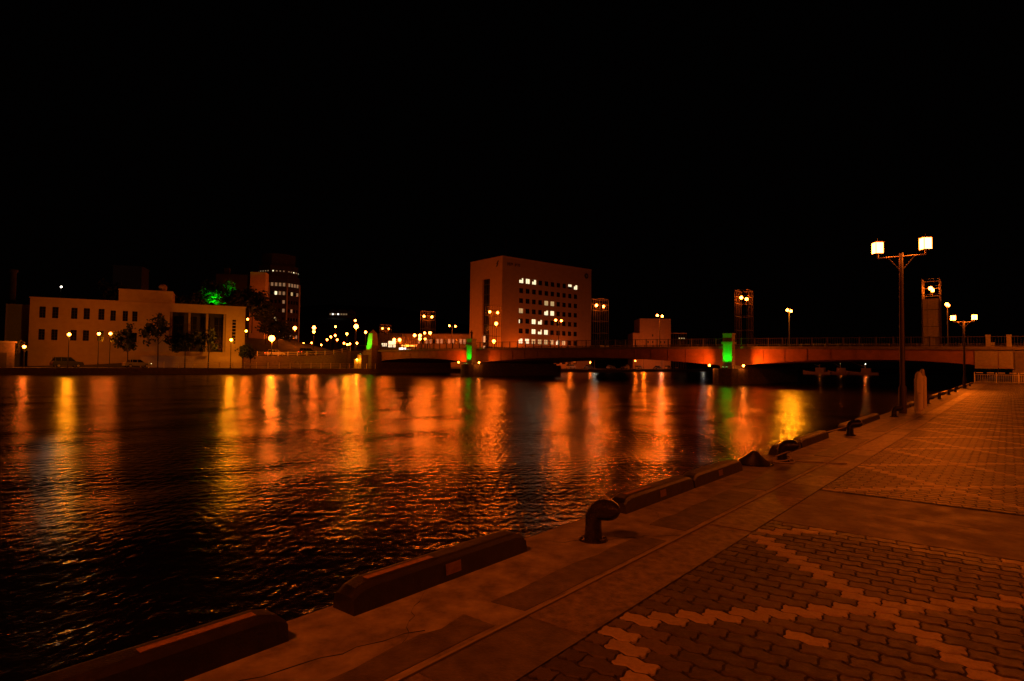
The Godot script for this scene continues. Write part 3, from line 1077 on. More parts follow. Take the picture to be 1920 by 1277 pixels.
func pillar(label: String, t: float, with_statue: bool) -> void:
	var o := thing("bridge_pillar", label, "pillar", P(BS - 1.7, t, 1.3), ROT, "green-lit pillars on the bridge piers")
	var st := mb()
	bb(st, -0.85, 0.85, 0, 0.35, -0.85, 0.85)
	obj(st, "plinth", M.stone, o)
	# shaft with a sunk panel on the river face
	st = mb()
	wall(st, -0.7, 0.7, 0.35, 3.75, [Rect2(-0.5, 0.5, 1.0, 3.05)], 0.12, Basis(Vector3(0, 0, 1), Vector3.UP, Vector3(-1, 0, 0)), Vector3(-0.7, 0, 0))
	bb(st, -0.58, 0.7, 0.35, 3.75, -0.698, 0.698)
	obj(st, "shaft", M.stone, o)
	st = mb()
	bb(st, -0.85, 0.85, 3.75, 4.1, -0.85, 0.85)
	obj(st, "cap", M.stone, o)
	st = mb()
	bb(st, -0.7, 0.7, 4.1, 5.25, -0.7, 0.7)
	bb(st, -0.78, 0.78, 5.25, 5.4, -0.78, 0.78)
	obj(st, "statue_base", M.stone, o)
	st = mb()
	for z in [-0.28, 0.28]:
		cyl(st, Vector3(-1.75, 0.0, z), Vector3(-1.75, 0.22, z), 0.1, 0.12, 8)
	obj(st, "lamp_housing", M.dark, o)
	for z in [-0.28, 0.28]:
		st = mb()
		cyl(st, Vector3(-1.75, 0.225, z), Vector3(-1.75, 0.24, z), 0.09, 0.09, 10)
		obj(st, "lamp_lens", M.green_lens, o)
		spot(o, Vector3(-1.75, 0.3, z), Vector3(-0.62, 2.2, z * 0.5), GREEN, 16.0, 31.0, 0.06)
	if with_statue:
		var w := thing("bronze_statue", "dark bronze standing figure on the left green-lit pillar", "statue", P(BS - 1.7, t, 1.3 + 5.4), ROT + 2.4)
		st = mb()
		tube(st, [Vector3(-0.1, 0.0, 0), Vector3(-0.1, 0.5, 0.02), Vector3(-0.08, 0.9, 0)], [0.09, 0.09, 0.13], 8)
		tube(st, [Vector3(0.1, 0.0, 0.08), Vector3(0.1, 0.5, 0.06), Vector3(0.08, 0.9, 0)], [0.09, 0.09, 0.13], 8)
		tube(st, [Vector3(0, 0.8, 0), Vector3(0, 1.0, 0), Vector3(0, 1.2, 0), Vector3(0, 1.42, 0), Vector3(0, 1.52, 0), Vector3(0, 1.6, 0)], [0.17, 0.19, 0.16, 0.2, 0.12, 0.06], 10)
		ball(st, Vector3(0, 1.74, 0.01), Vector3(0.1, 0.14, 0.11), 10, 8)
		tube(st, [Vector3(-0.17, 1.44, 0), Vector3(-0.26, 1.18, 0.02), Vector3(-0.2, 0.95, 0.1)], [0.07, 0.055, 0.04], 7)
		tube(st, [Vector3(0.17, 1.44, 0), Vector3(0.3, 1.3, 0.04), Vector3(0.16, 1.22, 0.18)], [0.07, 0.055, 0.04], 7)
		obj(st, "figure", M.bronze, w)

func obelisk() -> void:
	var o := thing("bridge_obelisk", "tall stone obelisk at the left bridge end, lit green", "obelisk", P(BS - 1.5, 120.3, 0.0), ROT)
	var st := mb()
	bb(st, -1.5, 1.5, -0.01, 3.9, -1.5, 1.5)
	obj(st, "base", M.pier, o)
	st = mb()
	bb(st, -1.1, 1.1, 3.9, 5.6, -1.1, 1.1)
	obj(st, "plinth", M.pier, o)
	st = mb()
	for k in 4:
		var a := k * PI / 2
		var b := Basis(Vector3.UP, a)
		quad(st, b * Vector3(-0.95, 5.6, 0.95), b * Vector3(0.95, 5.6, 0.95), b * Vector3(0.72, 8.5, 0.72), b * Vector3(-0.72, 8.5, 0.72), b * Vector3(0, 0.08, 1).normalized())
		var nn := b * Vector3(0, 0.7, 0.7)
		tri(st, b * Vector3(-0.72, 8.5, 0.72), b * Vector3(0.72, 8.5, 0.72), Vector3(0, 9.5, 0), nn, nn, nn)
	obj(st, "shaft", M.stone, o)
	st = mb()
	bb(st, -3.6, -1.5, -0.01, 3.3, -1.2, 0.4)
	obj(st, "ledge", M.pier, o)
	st = mb()
	cyl(st, Vector3(-3.3, 3.3, -0.4), Vector3(-3.3, 3.5, -0.4), 0.12, 0.14, 8)
	obj(st, "lamp_housing", M.dark, o)
	st = mb()
	cyl(st, Vector3(-3.3, 3.505, -0.4), Vector3(-3.3, 3.52, -0.4), 0.11, 0.11, 10)
	obj(st, "lamp_lens", M.green_lens, o)
	spot(o, Vector3(-3.3, 3.6, -0.4), Vector3(-0.9, 7.0, -0.1), GREEN, 120.0, 34.0, 0.08)

func lamp_tower(label: String, at: Vector3, clad: bool) -> void:
	var o := thing("lamp_tower", label, "lamp tower", at, ROT, "lamp towers on the near footway of the bridge")
	var top := 9.0
	var st := mb()
	bb(st, -1.6, 1.6, 0, 0.35, -1.05, 1.05)
	obj(st, "plinth", M.stone, o)
	# slender rods rise to an open cage with a lamp at either end
	for k in 10:
		var x := -1.45 + 2.9 * (k % 5) / 4.0
		var z := -0.93 if k < 5 else 0.93
		st = mb()
		cyl(st, Vector3(x, 0.35, z), Vector3(x, top, z), 0.04, 0.03, 6)
		obj(st, "rod", M.bronze, o)
	for h in [2.6, 4.8, 6.85, 7.9, 8.85]:
		st = mb()
		for z in [-0.93, 0.93]:
			bb(st, -1.5, 1.5, h, h + 0.06, z - 0.025, z + 0.025)
		for x in [-1.5, 1.5]:
			bb(st, x - 0.025, x + 0.025, h, h + 0.06, -0.9, 0.9)
		obj(st, "hoop", M.bronze, o)
	for x in [-1.25, 1.25]:
		st = mb()
		cyl(st, Vector3(x, 6.9, 0), Vector3(x, 7.45, 0), 0.05, 0.08, 8)
		bb(st, x - 0.08, x + 0.08, 6.86, 6.9, -0.9, 0.9)
		obj(st, "lamp_stem", M.dark, o)
		bulb(o, Vector3(x, 7.66, 0), 0.245, M.bulb_orange)
		omni(o, Vector3(x, 7.66, 0), AMBER if clad else ORANGE, 32.0, 0.2)
	if clad:
		st = mb()
		bb(st, -1.35, 1.35, 0.35, 6.3, -0.85, 0.85)
		obj(st, "shaft", M.stone, o)
		for z in [-0.3, 0.3]:
			st = mb()
			bb(st, -1.4, -1.34, 0.4, 6.25, z - 0.04, z + 0.04)
			obj(st, "shaft_rib", M.stone, o)

func twin_post(label: String, at: Vector3, h: float, c: Color, called := "twin_globe_lamp", e := 70.0, group := "twin-globe posts on the far footway of the bridge") -> void:
	var o := thing(called, label, "street lamp", at, ROT, group)
	var st := mb()
	cyl(st, Vector3(0, 0, 0), Vector3(0, 1.0, 0), 0.16, 0.13, 10)
	cyl(st, Vector3(0, 1.0, 0), Vector3(0, h - 0.3, 0), 0.1, 0.07, 10)
	obj(st, "post", M.dark, o)
	st = mb()
	cyl(st, Vector3(-1.15, h - 0.36, 0), Vector3(1.15, h - 0.36, 0), 0.04, 0.04, 8)
	obj(st, "cross_arm", M.dark, o)
	for x in [-1.15, 1.15]:
		bulb(o, Vector3(x, h - 0.1, 0), 0.245, M.bulb_amber if c == AMBER else M.bulb_orange)
		omni(o, Vector3(x, h - 0.1, 0), c, e, 0.2)

func floods(label: String, t: float, aim: float, e: float, c: Color) -> void:
	var o := thing("floodlight", label, "floodlight", P(BS - 2.6, t, 1.3), ROT, "floodlights at the bridge piers")
	var st := mb()
	bb(st, -0.12, 0.12, 0.0, 0.1, -0.12, 0.12)
	cyl(st, Vector3(0, 0.1, 0), Vector3(0, 0.3, 0), 0.04, 0.04, 8)
	obj(st, "bracket", M.dark, o)
	bulb(o, Vector3(0, 0.44, 0), 0.17, M.bulb_amber)
	# its light leaves through a hood that points along the fascia
	spot(o, Vector3(0.05, 0.44, 0), Vector3(2.6, 1.9, t - aim), c, e, 62.0, 0.12)

# ---------------------------------------------------------------- far bank
func street_lamp(label: String, at: Vector3, h: float, c: Color, e: float, group: String, bulb: Material, arm := 0.0) -> Node3D:
	var o := thing("street_lamp", label, "street lamp", at, ROT, group)
	var st := mb()
	cyl(st, Vector3(0, 0, 0), Vector3(0, 0.8, 0), 0.12, 0.1, 8)
	cyl(st, Vector3(0, 0.8, 0), Vector3(0, h - 0.2, 0), 0.07, 0.05, 8)
	if arm != 0.0:
		cyl(st, Vector3(0, h - 0.22, 0), Vector3(0, h - 0.1, arm), 0.045, 0.04, 8)
	obj(st, "post", M.dark, o)
	bulb(o, Vector3(0, h, arm), 0.24, bulb)
	omni(o, Vector3(0, h, arm), c, e, 0.2)
	return o

func leaves(r: Vector3, count: int, sd: int, size: float) -> ArrayMesh:
	var g := RandomNumberGenerator.new()
	g.seed = sd
	var st := mb()
	var clumps := []
	for k in 14:
		var d := Vector3(g.randfn(), g.randfn() * 0.9, g.randfn()).normalized() * pow(g.randf(), 0.5)
		clumps.append([d * r * 0.85, g.randf_range(0.2, 0.42)])
	for k in count:
		var cl: Array = clumps[g.randi() % clumps.size()]
		var d := Vector3(g.randfn(), g.randfn(), g.randfn()).normalized() * pow(g.randf(), 0.4)
		var p: Vector3 = cl[0] + d * r * cl[1]
		var b := Basis.from_euler(Vector3(g.randf() * TAU, g.randf() * TAU, g.randf() * TAU))
		var w := size * g.randf_range(0.6, 1.3)
		var x := b.x * w
		var y := b.y * w * 0.55
		tri(st, p - x, p - y, p + x, b.z, b.z, b.z)
		tri(st, p - x, p + x, p + y, b.z, b.z, b.z)
	return st.commit()

var crowns := []
func tree(label: String, at: Vector3, h: float, w: float, kind: int, group := "street trees on the far bank") -> Node3D:
	if crowns.is_empty():
		crowns = [leaves(Vector3(1, 1, 1), 900, 3, 0.12), leaves(Vector3(1, 1, 1), 650, 4, 0.11), leaves(Vector3(1, 1, 1), 1400, 6, 0.1)]
	var o := thing("street_tree", label, "tree", at, rng.randf() * TAU, group)
	var st := mb()
	var lean := Vector3(rng.randf_range(-0.15, 0.15), 0, rng.randf_range(-0.15, 0.15))
	tube(st, [Vector3(0, -0.05, 0), lean * 0.4 + Vector3(0, h * 0.3, 0), lean + Vector3(0, h * 0.62, 0), lean + Vector3(0, h * 0.9, 0)], [0.13, 0.1, 0.07, 0.02], 8)
	for k in 6:
		var a := TAU * k / 6 + rng.randf()
		var y0 := h * rng.randf_range(0.32, 0.65)
		tube(st, [lean + Vector3(0, y0, 0), lean + Vector3(cos(a) * w * 0.4, y0 + h * 0.13, sin(a) * w * 0.4), lean + Vector3(cos(a) * w * 0.75, y0 + h * 0.2, sin(a) * w * 0.75)], [0.05, 0.03, 0.01], 6)
	obj(st, "trunk", M.bark, o)
	var c := inst(crowns[kind], "crown", M.leaf, o)
	c.position = lean + Vector3(0, h * 0.66, 0)
	c.scale = Vector3(w, h * 0.36, w)
	return o

func car(label: String, at: Vector3, turn: float, paint: Material, tall: bool, lights := 0, group := "cars parked on the far bank") -> void:
	var o := thing("parked_car", label, "car", at, turn, group)
	var hh := 0.25 if tall else 0.0
	var st := mb()
	ext(st, PackedVector2Array([Vector2(-2.15, 0.35), Vector2(2.1, 0.32), Vector2(2.2, 0.55), Vector2(2.05, 0.82 + hh * 0.4), Vector2(1.0, 0.95 + hh * 0.5), Vector2(-2.0, 0.98 + hh * 0.5), Vector2(-2.2, 0.8)]), -0.84, 0.84)
	obj(st, "body", paint, o)
	st = mb()
	var lo := 0.95 + hh * 0.5
	var hi := 1.45 + hh
	var rear := -2.0 if tall else -1.55
	for z in [-1.0, 1.0]:
		quad(st, Vector3(rear, lo, z * 0.8), Vector3(1.0, lo, z * 0.8), Vector3(0.35, hi, z * 0.66), Vector3(rear + 0.35, hi, z * 0.66), Vector3(0, 0.25, z).normalized())
	quad(st, Vector3(1.0, lo, -0.8), Vector3(1.0, lo, 0.8), Vector3(0.35, hi, 0.66), Vector3(0.35, hi, -0.66), Vector3(0.6, 0.6, 0).normalized())
	quad(st, Vector3(rear, lo, -0.8), Vector3(rear, lo, 0.8), Vector3(rear + 0.35, hi, 0.66), Vector3(rear + 0.35, hi, -0.66), Vector3(-0.8, 0.4, 0).normalized())
	obj(st, "window_glass", M.glass, o)
	st = mb()
	bb(st, rear + 0.33, 0.37, hi - 0.02, hi + 0.05, -0.68, 0.68)
	for x in [0.68, -0.2, -1.0, rear + 0.2]:
		for z in [-1.0, 1.0]:
			bar(st, Vector3(x if x != 0.68 else 1.0, lo, z * 0.805), Vector3(x - (0.33 if x == 0.68 else 0.0), hi, z * 0.668), 0.05, 0.07)
	obj(st, "roof", paint, o)
	for x in [-1.35, 1.35]:
		for z in [-0.82, 0.82]:
			var wh := mb()
			cyl(wh, Vector3(x, 0.32, z - 0.1), Vector3(x, 0.32, z + 0.1), 0.32, 0.32, 16)
			var wo := obj(wh, "wheel", M.tyre, o)
			wh = mb()
			cyl(wh, Vector3(x, 0.32, z - 0.11), Vector3(x, 0.32, z + 0.11), 0.2, 0.2, 12)
			obj(wh, "rim", M.steel, wo)
	for z in [-0.62, 0.62]:
		st = mb()
		bb(st, 2.02, 2.16, 0.62, 0.78, z - 0.17, z + 0.17)
		obj(st, "headlight", M.lens if lights != 2 else M.bulb_white, o)
		st = mb()
		bb(st, -2.22, -2.1, 0.68, 0.86, z - 0.14, z + 0.14)
		obj(st, "taillight", M.taillight if lights == 1 else M.tail_off, o)

func pt(x: float, depth: float, y := 0.0) -> Vector3:
	return Vector3(x, y, -depth)

func far_bank() -> void:
	# promenade railing
	var o := thing("promenade_railing", "thin post-and-rail fence along the far bank's edge, left of the bridge", "fence", P(44, BANK + 0.5, 0), ROT)
	var st := mb()
	for h in [0.35, 0.7, 1.05]:
		bb(st, 0, 50.0, h, h + 0.05, -0.025, 0.025)
	obj(st, "rail", M.steel, o)
	var pm := mb()
	bb(pm, -0.05, 0.05, 0, 1.2, -0.05, 0.05)
	var post := pm.commit()
	for k in 21:
		inst(post, "post", M.white_rail, o).position = Vector3(2.5 * k, 0, 0)
	st = mb()
	bb(st, 17.6, 18.8, 0.55, 0.95, 0.04, 0.07)
	obj(st, "notice_plate", M.white_paint, o)
	# bank lamps
	street_lamp("yellow bank lamp before the white hall, behind the dark estate car", P(32.2, BANK + 1.4, 0), 5.45, YELLOW, 29.0, "tall yellow lamps along the far bank", M.bulb_yellow)
	street_lamp("yellow bank lamp at the right corner of the white hall", P(59.1, BANK + 1.4, 0), 5.6, YELLOW, 29.0, "tall yellow lamps along the far bank", M.bulb_yellow)
	street_lamp("yellow bank lamp just left of the green-lit obelisk", P(86.5, BANK + 1.4, 0), 5.55, YELLOW, 29.0, "tall yellow lamps along the far bank", M.bulb_yellow)
	# retaining wall and the raised approach road
	o = thing("retaining_wall", "brown concrete retaining wall below the raised road left of the bridge", "wall", P(66, 131, 0), ROT)
	st = mb()
	ext(st, PackedVector2Array([Vector2(0, -0.1), Vector2(30, -0.1), Vector2(30, 4.3), Vector2(24, 3.2), Vector2(14, 2.7), Vector2(0, 2.5)]), -0.5, 0.0)
	obj(st, "wall_face", M.pier, o)
	for k in 9:
		st = mb()
		bb(st, 3.2 * k + 1.0, 3.2 * k + 1.06, 0, 2.4, -0.01, 0.02)
		obj(st, "joint_cover", M.deck, o)
	st = mb()
	ext(st, PackedVector2Array([Vector2(66, -1), Vector2(124, -1), Vector2(124, 4.42), Vector2(96, 4.42), Vector2(90, 3.2), Vector2(80, 2.65), Vector2(66, 2.4), Vector2(40, 0.4), Vector2(20, -0.5)]), -175.0, -131.5)
	struct(st, "approach_road", M.asphalt)
	o = thing("road_railing", "pale guard railing along the raised road above the retaining wall", "fence", P(66, 131.2, 0), ROT)
	st = mb()
	for h in [0.45, 0.9]:
		bar(st, Vector3(0, 2.5 + h, 0), Vector3(14, 2.7 + h, 0), 0.06, 0.06)
		bar(st, Vector3(14, 2.7 + h, 0), Vector3(24, 3.2 + h, 0), 0.06, 0.06)
		bar(st, Vector3(24, 3.2 + h, 0), Vector3(30, 4.3 + h, 0), 0.06, 0.06)
	obj(st, "rail", M.steel, o)
	for k in 13:
		var x := 2.5 * k
		var y := 2.5 + 0.2 * x / 14 if x < 14 else (2.7 + 0.05 * (x - 14) if x < 24 else 3.2 + 0.183 * (x - 24))
		inst(post, "post", M.white_rail, o).position = Vector3(x, y - 0.1, 0)
	# traffic standing on the raised road
	car("dark car with red tail lights on the raised road, left of the others", P(69, 136, 2.47), ROT, M.dark, false, 1, "cars standing on the raised road")
	car("pale car with red tail lights in the middle of the raised road", P(78, 136, 2.66), ROT, M.white_paint, false, 1, "cars standing on the raised road")
	car("dark tall car with red tail lights near the road's upper end", P(87.5, 137, 3.12), ROT, M.dark, true, 1, "cars standing on the raised road")
	car("dark estate car parked under the leftmost yellow bank lamp", P(32.6, BANK + 3.4, 0), ROT, M.dark, true)
	car("white saloon car parked before the hall's trees", P(44.2, BANK + 6.5, 0), ROT, M.stone, false, 2)
	white_hall()
	# hedge and stairs by the obelisk
	o = thing("lit_kiosk", "small pale kiosk with a lit lamp at the foot of the obelisk", "kiosk", P(91.2, 121.5, 0), ROT)
	st = mb()
	bb(st, -0.7, 0.7, 0, 2.1, -0.6, 0.6)
	obj(st, "booth", M.stone, o)
	st = mb()
	bb(st, -0.85, 0.85, 2.1, 2.25, -0.75, 0.75)
	obj(st, "roof", M.deck, o)
	bulb(o, Vector3(-0.9, 2.1, 0.75), 0.2, M.bulb_yellow)
	omni(o, Vector3(-0.9, 2.1, 0.75), YELLOW, 12.0, 0.15)
	# trees before the hall
	tree("bushy dark tree at the hall's left corner, right of small amber lamp", P(26.5, BANK + 8, 0), 5.2, 1.7, 2)
	tree("slim tree before the hall, right of the two globe lamps", P(42.5, BANK + 6, 0), 8.0, 2.6, 0)
	tree("tallest sparse tree before the hall's inset panel", P(47.0, BANK + 4.5, 0), 10.4, 3.2, 1)
	tree("round dense tree before the hall's dark porch", P(51.8, BANK + 4.5, 0), 8.6, 3.0, 2)
	tree("slim tree before the right half of the hall's porch", P(56.2, BANK + 4.5, 0), 8.4, 2.2, 1)
	tree("bushy tree right of the hall's corner lamp", P(63.8, BANK + 6, 0), 6.0, 2.4, 2)
	tree("low dark tree beside the approach road wall", P(67.0, BANK + 8.5, 0), 5.4, 2.2, 2)

func white_hall() -> void:
	# plaster hall: long wall with two rows of windows, a raised block, and a porch with columns
	var a := pt(-88.9, 112.7)
	var b := pt(-56.0, 128.4)
	var d := (b - a).normalized()
	var turn := atan2(-d.z, d.x)
	var o := thing("plaster_hall", "long white plaster hall on the far bank, raised middle block, dark porch", "building", a, turn)
	var w := (b - a).length()
	var top := 12.6
	var holes := []
	for x in [1.9, 3.85, 6.8, 8.75, 11.1]:
		holes.append(Rect2(x - 0.5, 9.0, 1.0, 2.1))
		holes.append(Rect2(x - 0.5, 4.9, 1.0, 2.0))
	for x in [13.0, 15.0, 16.6]:
		holes.append(Rect2(x - 0.45, 8.9, 0.9, 2.0))
		holes.append(Rect2(x - 0.45, 4.8, 0.9, 1.9))
	var porch := Rect2(22.6, 3.2, 10.2, 7.9)
	var all := holes.duplicate()
	all.append(porch)
	all.append(Rect2(34.0, 5.0, 0.7, 5.0))
	var st := mb()
	wall(st, 0, w, -0.2, top, all, 0.3)
	bb(st, 0, w, top - 0.02, top + 0.0, -15, -0.01)
	bb(st, 0.0, 0.02, -0.2, top, -15, -0.02)
	bb(st, w - 0.02, w, -0.2, top, -15, -0.02)
	bb(st, 0, w, -0.2, top, -15.2, -15)
	obj(st, "wall", M.plaster, o)
	st = mb()
	bb(st, -0.12, w + 0.12, top, top + 0.22, -0.3, 0.1)
	obj(st, "coping", M.plaster, o)
	st = mb()
	bb(st, 13.8, 22.9, top + 0.2, 15.0, -8, -0.02)
	bb(st, 13.7, 23.0, 15.0, 15.2, -8.1, 0.08)
	obj(st, "raised_block", M.plaster, o)
	st = mb()
	bb(st, 17.5, 17.62, 4.0, 13.2, 0, 0.06)
	bb(st, 17.5, 22.8, 13.2, 13.34, 0, 0.06)
	obj(st, "wall_moulding", M.plaster, o)
	for h in holes:
		var f := mb()
		var r: Rect2 = h
		bb(f, r.position.x, r.end.x, r.position.y, r.end.y, -0.32, -0.3)
		var win := obj(f, "window", M.glass, o)
		f = mb()
		bb(f, r.position.x + r.size.x / 2 - 0.03, r.position.x + r.size.x / 2 + 0.03, r.position.y, r.end.y, -0.3, -0.25)
		for k in 3:
			var yy: float = r.position.y + r.size.y * (k + 1) / 4.0
			bb(f, r.position.x, r.end.x, yy - 0.03, yy + 0.03, -0.3, -0.24)
		obj(f, "window_bar", M.dull_wall, win)
		f = mb()
		bb(f, r.position.x - 0.1, r.end.x + 0.1, r.position.y - 0.12, r.position.y, -0.1, 0.12)
		obj(f, "sill", M.plaster, win)
	# porch recess: back wall, tall windows, columns
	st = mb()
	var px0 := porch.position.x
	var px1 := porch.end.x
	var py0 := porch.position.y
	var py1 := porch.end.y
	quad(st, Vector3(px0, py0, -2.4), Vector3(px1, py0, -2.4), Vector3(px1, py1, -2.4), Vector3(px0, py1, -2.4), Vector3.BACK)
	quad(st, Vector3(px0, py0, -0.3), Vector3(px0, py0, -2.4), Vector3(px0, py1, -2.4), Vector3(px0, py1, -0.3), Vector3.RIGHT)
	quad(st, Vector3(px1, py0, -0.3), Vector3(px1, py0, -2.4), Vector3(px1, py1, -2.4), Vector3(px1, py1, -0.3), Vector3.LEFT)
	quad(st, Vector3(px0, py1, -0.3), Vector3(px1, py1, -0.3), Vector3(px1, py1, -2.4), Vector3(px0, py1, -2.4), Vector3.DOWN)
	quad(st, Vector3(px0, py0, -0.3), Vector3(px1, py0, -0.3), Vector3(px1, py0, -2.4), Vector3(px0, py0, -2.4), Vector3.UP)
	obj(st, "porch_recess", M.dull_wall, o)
	for k in 4:
		st = mb()
		var wx := px0 + 0.7 + 2.45 * k
		bb(st, wx, wx + 1.6, py0 + 0.4, py1 - 0.7, -2.39, -2.3)
		var g := obj(st, "window", M.glass, o)
		st = mb()
		for j in 4:
			bb(st, wx, wx + 1.6, py0 + 1.6 + 1.3 * j, py0 + 1.68 + 1.3 * j, -2.29, -2.24)
		bb(st, wx + 0.76, wx + 0.84, py0 + 0.4, py1 - 0.7, -2.3, -2.25)
		obj(st, "window_bar", M.dull_wall, g)
	for k in 4:
		st = mb()
		bb(st, px0 + 0.02 + 3.24 * k, px0 + 0.42 + 3.24 * k, py0, py1, -1.1, -0.6)
		obj(st, "column", M.tile_wall, o)
	st = mb()
	bb(st, 18.0, 36.0, -0.1, 2.3, 0.05, 2.2)
	obj(st, "terrace", M.plaster, o)
	st = mb()
	bb(st, 34.0, 34.7, 5.0, 10.0, -0.32, -0.3)
	var slit := obj(st, "window", M.glass, o)
	st = mb()
	for j in 7:
		bb(st, 34.0, 34.7, 5.4 + 0.68 * j, 5.5 + 0.68 * j, -0.3, -0.22)
	obj(st, "window_bar", M.plaster, slit)
	# low left wing
	st = mb()
	bb(st, -4.5, -0.02, -0.2, 11.6, -14, -4)
	obj(st, "side_wing", M.stone, o)
	# things on its roof
	var tank := thing("roof_tank", "round pale tank on the hall's raised block", "tank", o.transform * Vector3(21.1, 15.2, -1.5), turn)
	st = mb()
	ball(st, Vector3(0, 0.75, 0), Vector3(0.8, 0.8, 0.8), 18, 12)
	obj(st, "sphere", M.plaster, tank)
	st = mb()
	cyl(st, Vector3(0, -0.02, 0), Vector3(0, 0.2, 0), 0.5, 0.4, 12)
	obj(st, "stand", M.dull_wall, tank)
	var ch := thing("chimney_stack", "tall dim chimney rising behind the hall's left wing", "chimney", pt(-96.5, 118.0), turn)
	st = mb()
	cyl(st, Vector3(0, -0.1, 0), Vector3(0, 18.0, 0), 0.62, 0.5, 14)
	obj(st, "flue", M.dull_wall, ch)
	st = mb()
	cyl(st, Vector3(0, 18.0, 0), Vector3(0, 18.5, 0), 0.75, 0.75, 14)
	obj(st, "cap", M.dull_wall, ch)
	# low pale shed at the frame's left edge
	var sh := thing("storage_shed", "low pale shed at the left edge of the picture, left of the hall", "shed", P(21.0, BANK + 5.0, 0), ROT)
	st = mb()
	bb(st, -14.0, 5.0, -0.05, 3.9, -7, 0)
	obj(st, "wall", M.pier, sh)
	st = mb()
	bb(st, -14.2, 5.2, 3.9, 4.15, -7.2, 0.2)
	obj(st, "roof", M.stone, sh)
	st = mb()
	bb(st, 2.6, 4.0, 0.0, 2.3, 0.005, 0.05)
	obj(st, "door", M.dull_wall, sh)
	# small lamps about the hall
	var fwd := Vector3(d.z * -1.0, 0, d.x)
	if fwd.z < 0: fwd = -fwd
	street_lamp("small amber lamp near the hall's left corner, beside the shed", P(27.0, BANK + 4.2, 0), 3.3, ORANGE, 8.0, "small lamps about the hall", M.bulb_orange)
	street_lamp("left one of two orange globe lamps at the hall's front wall", P(37.7, BANK + 5.6, 0), 5.9, ORANGE, 5.0, "small lamps about the hall", M.bulb_orange)
	street_lamp("right one of two orange globe lamps at the hall's front wall", P(39.4, BANK + 5.4, 0), 6.0, ORANGE, 7.0, "small lamps about the hall", M.bulb_orange)
	street_lamp("pale lamp above the hall's roof on the dark hillside, far left", pt(-133.0, 180.0, 6.0), 16.5, WHITE, 6.0, "", M.bulb_white)
	street_lamp("upper amber lamp right of the hall's right end", pt(-67.0, 155.0, 0.0), 12.0, AMBER, 18.0, "lamps right of the hall", M.bulb_amber)
	street_lamp("lower amber lamp right of the hall's right end", pt(-61.0, 140.5, 0.0), 8.3, AMBER, 18.0, "lamps right of the hall", M.bulb_amber)

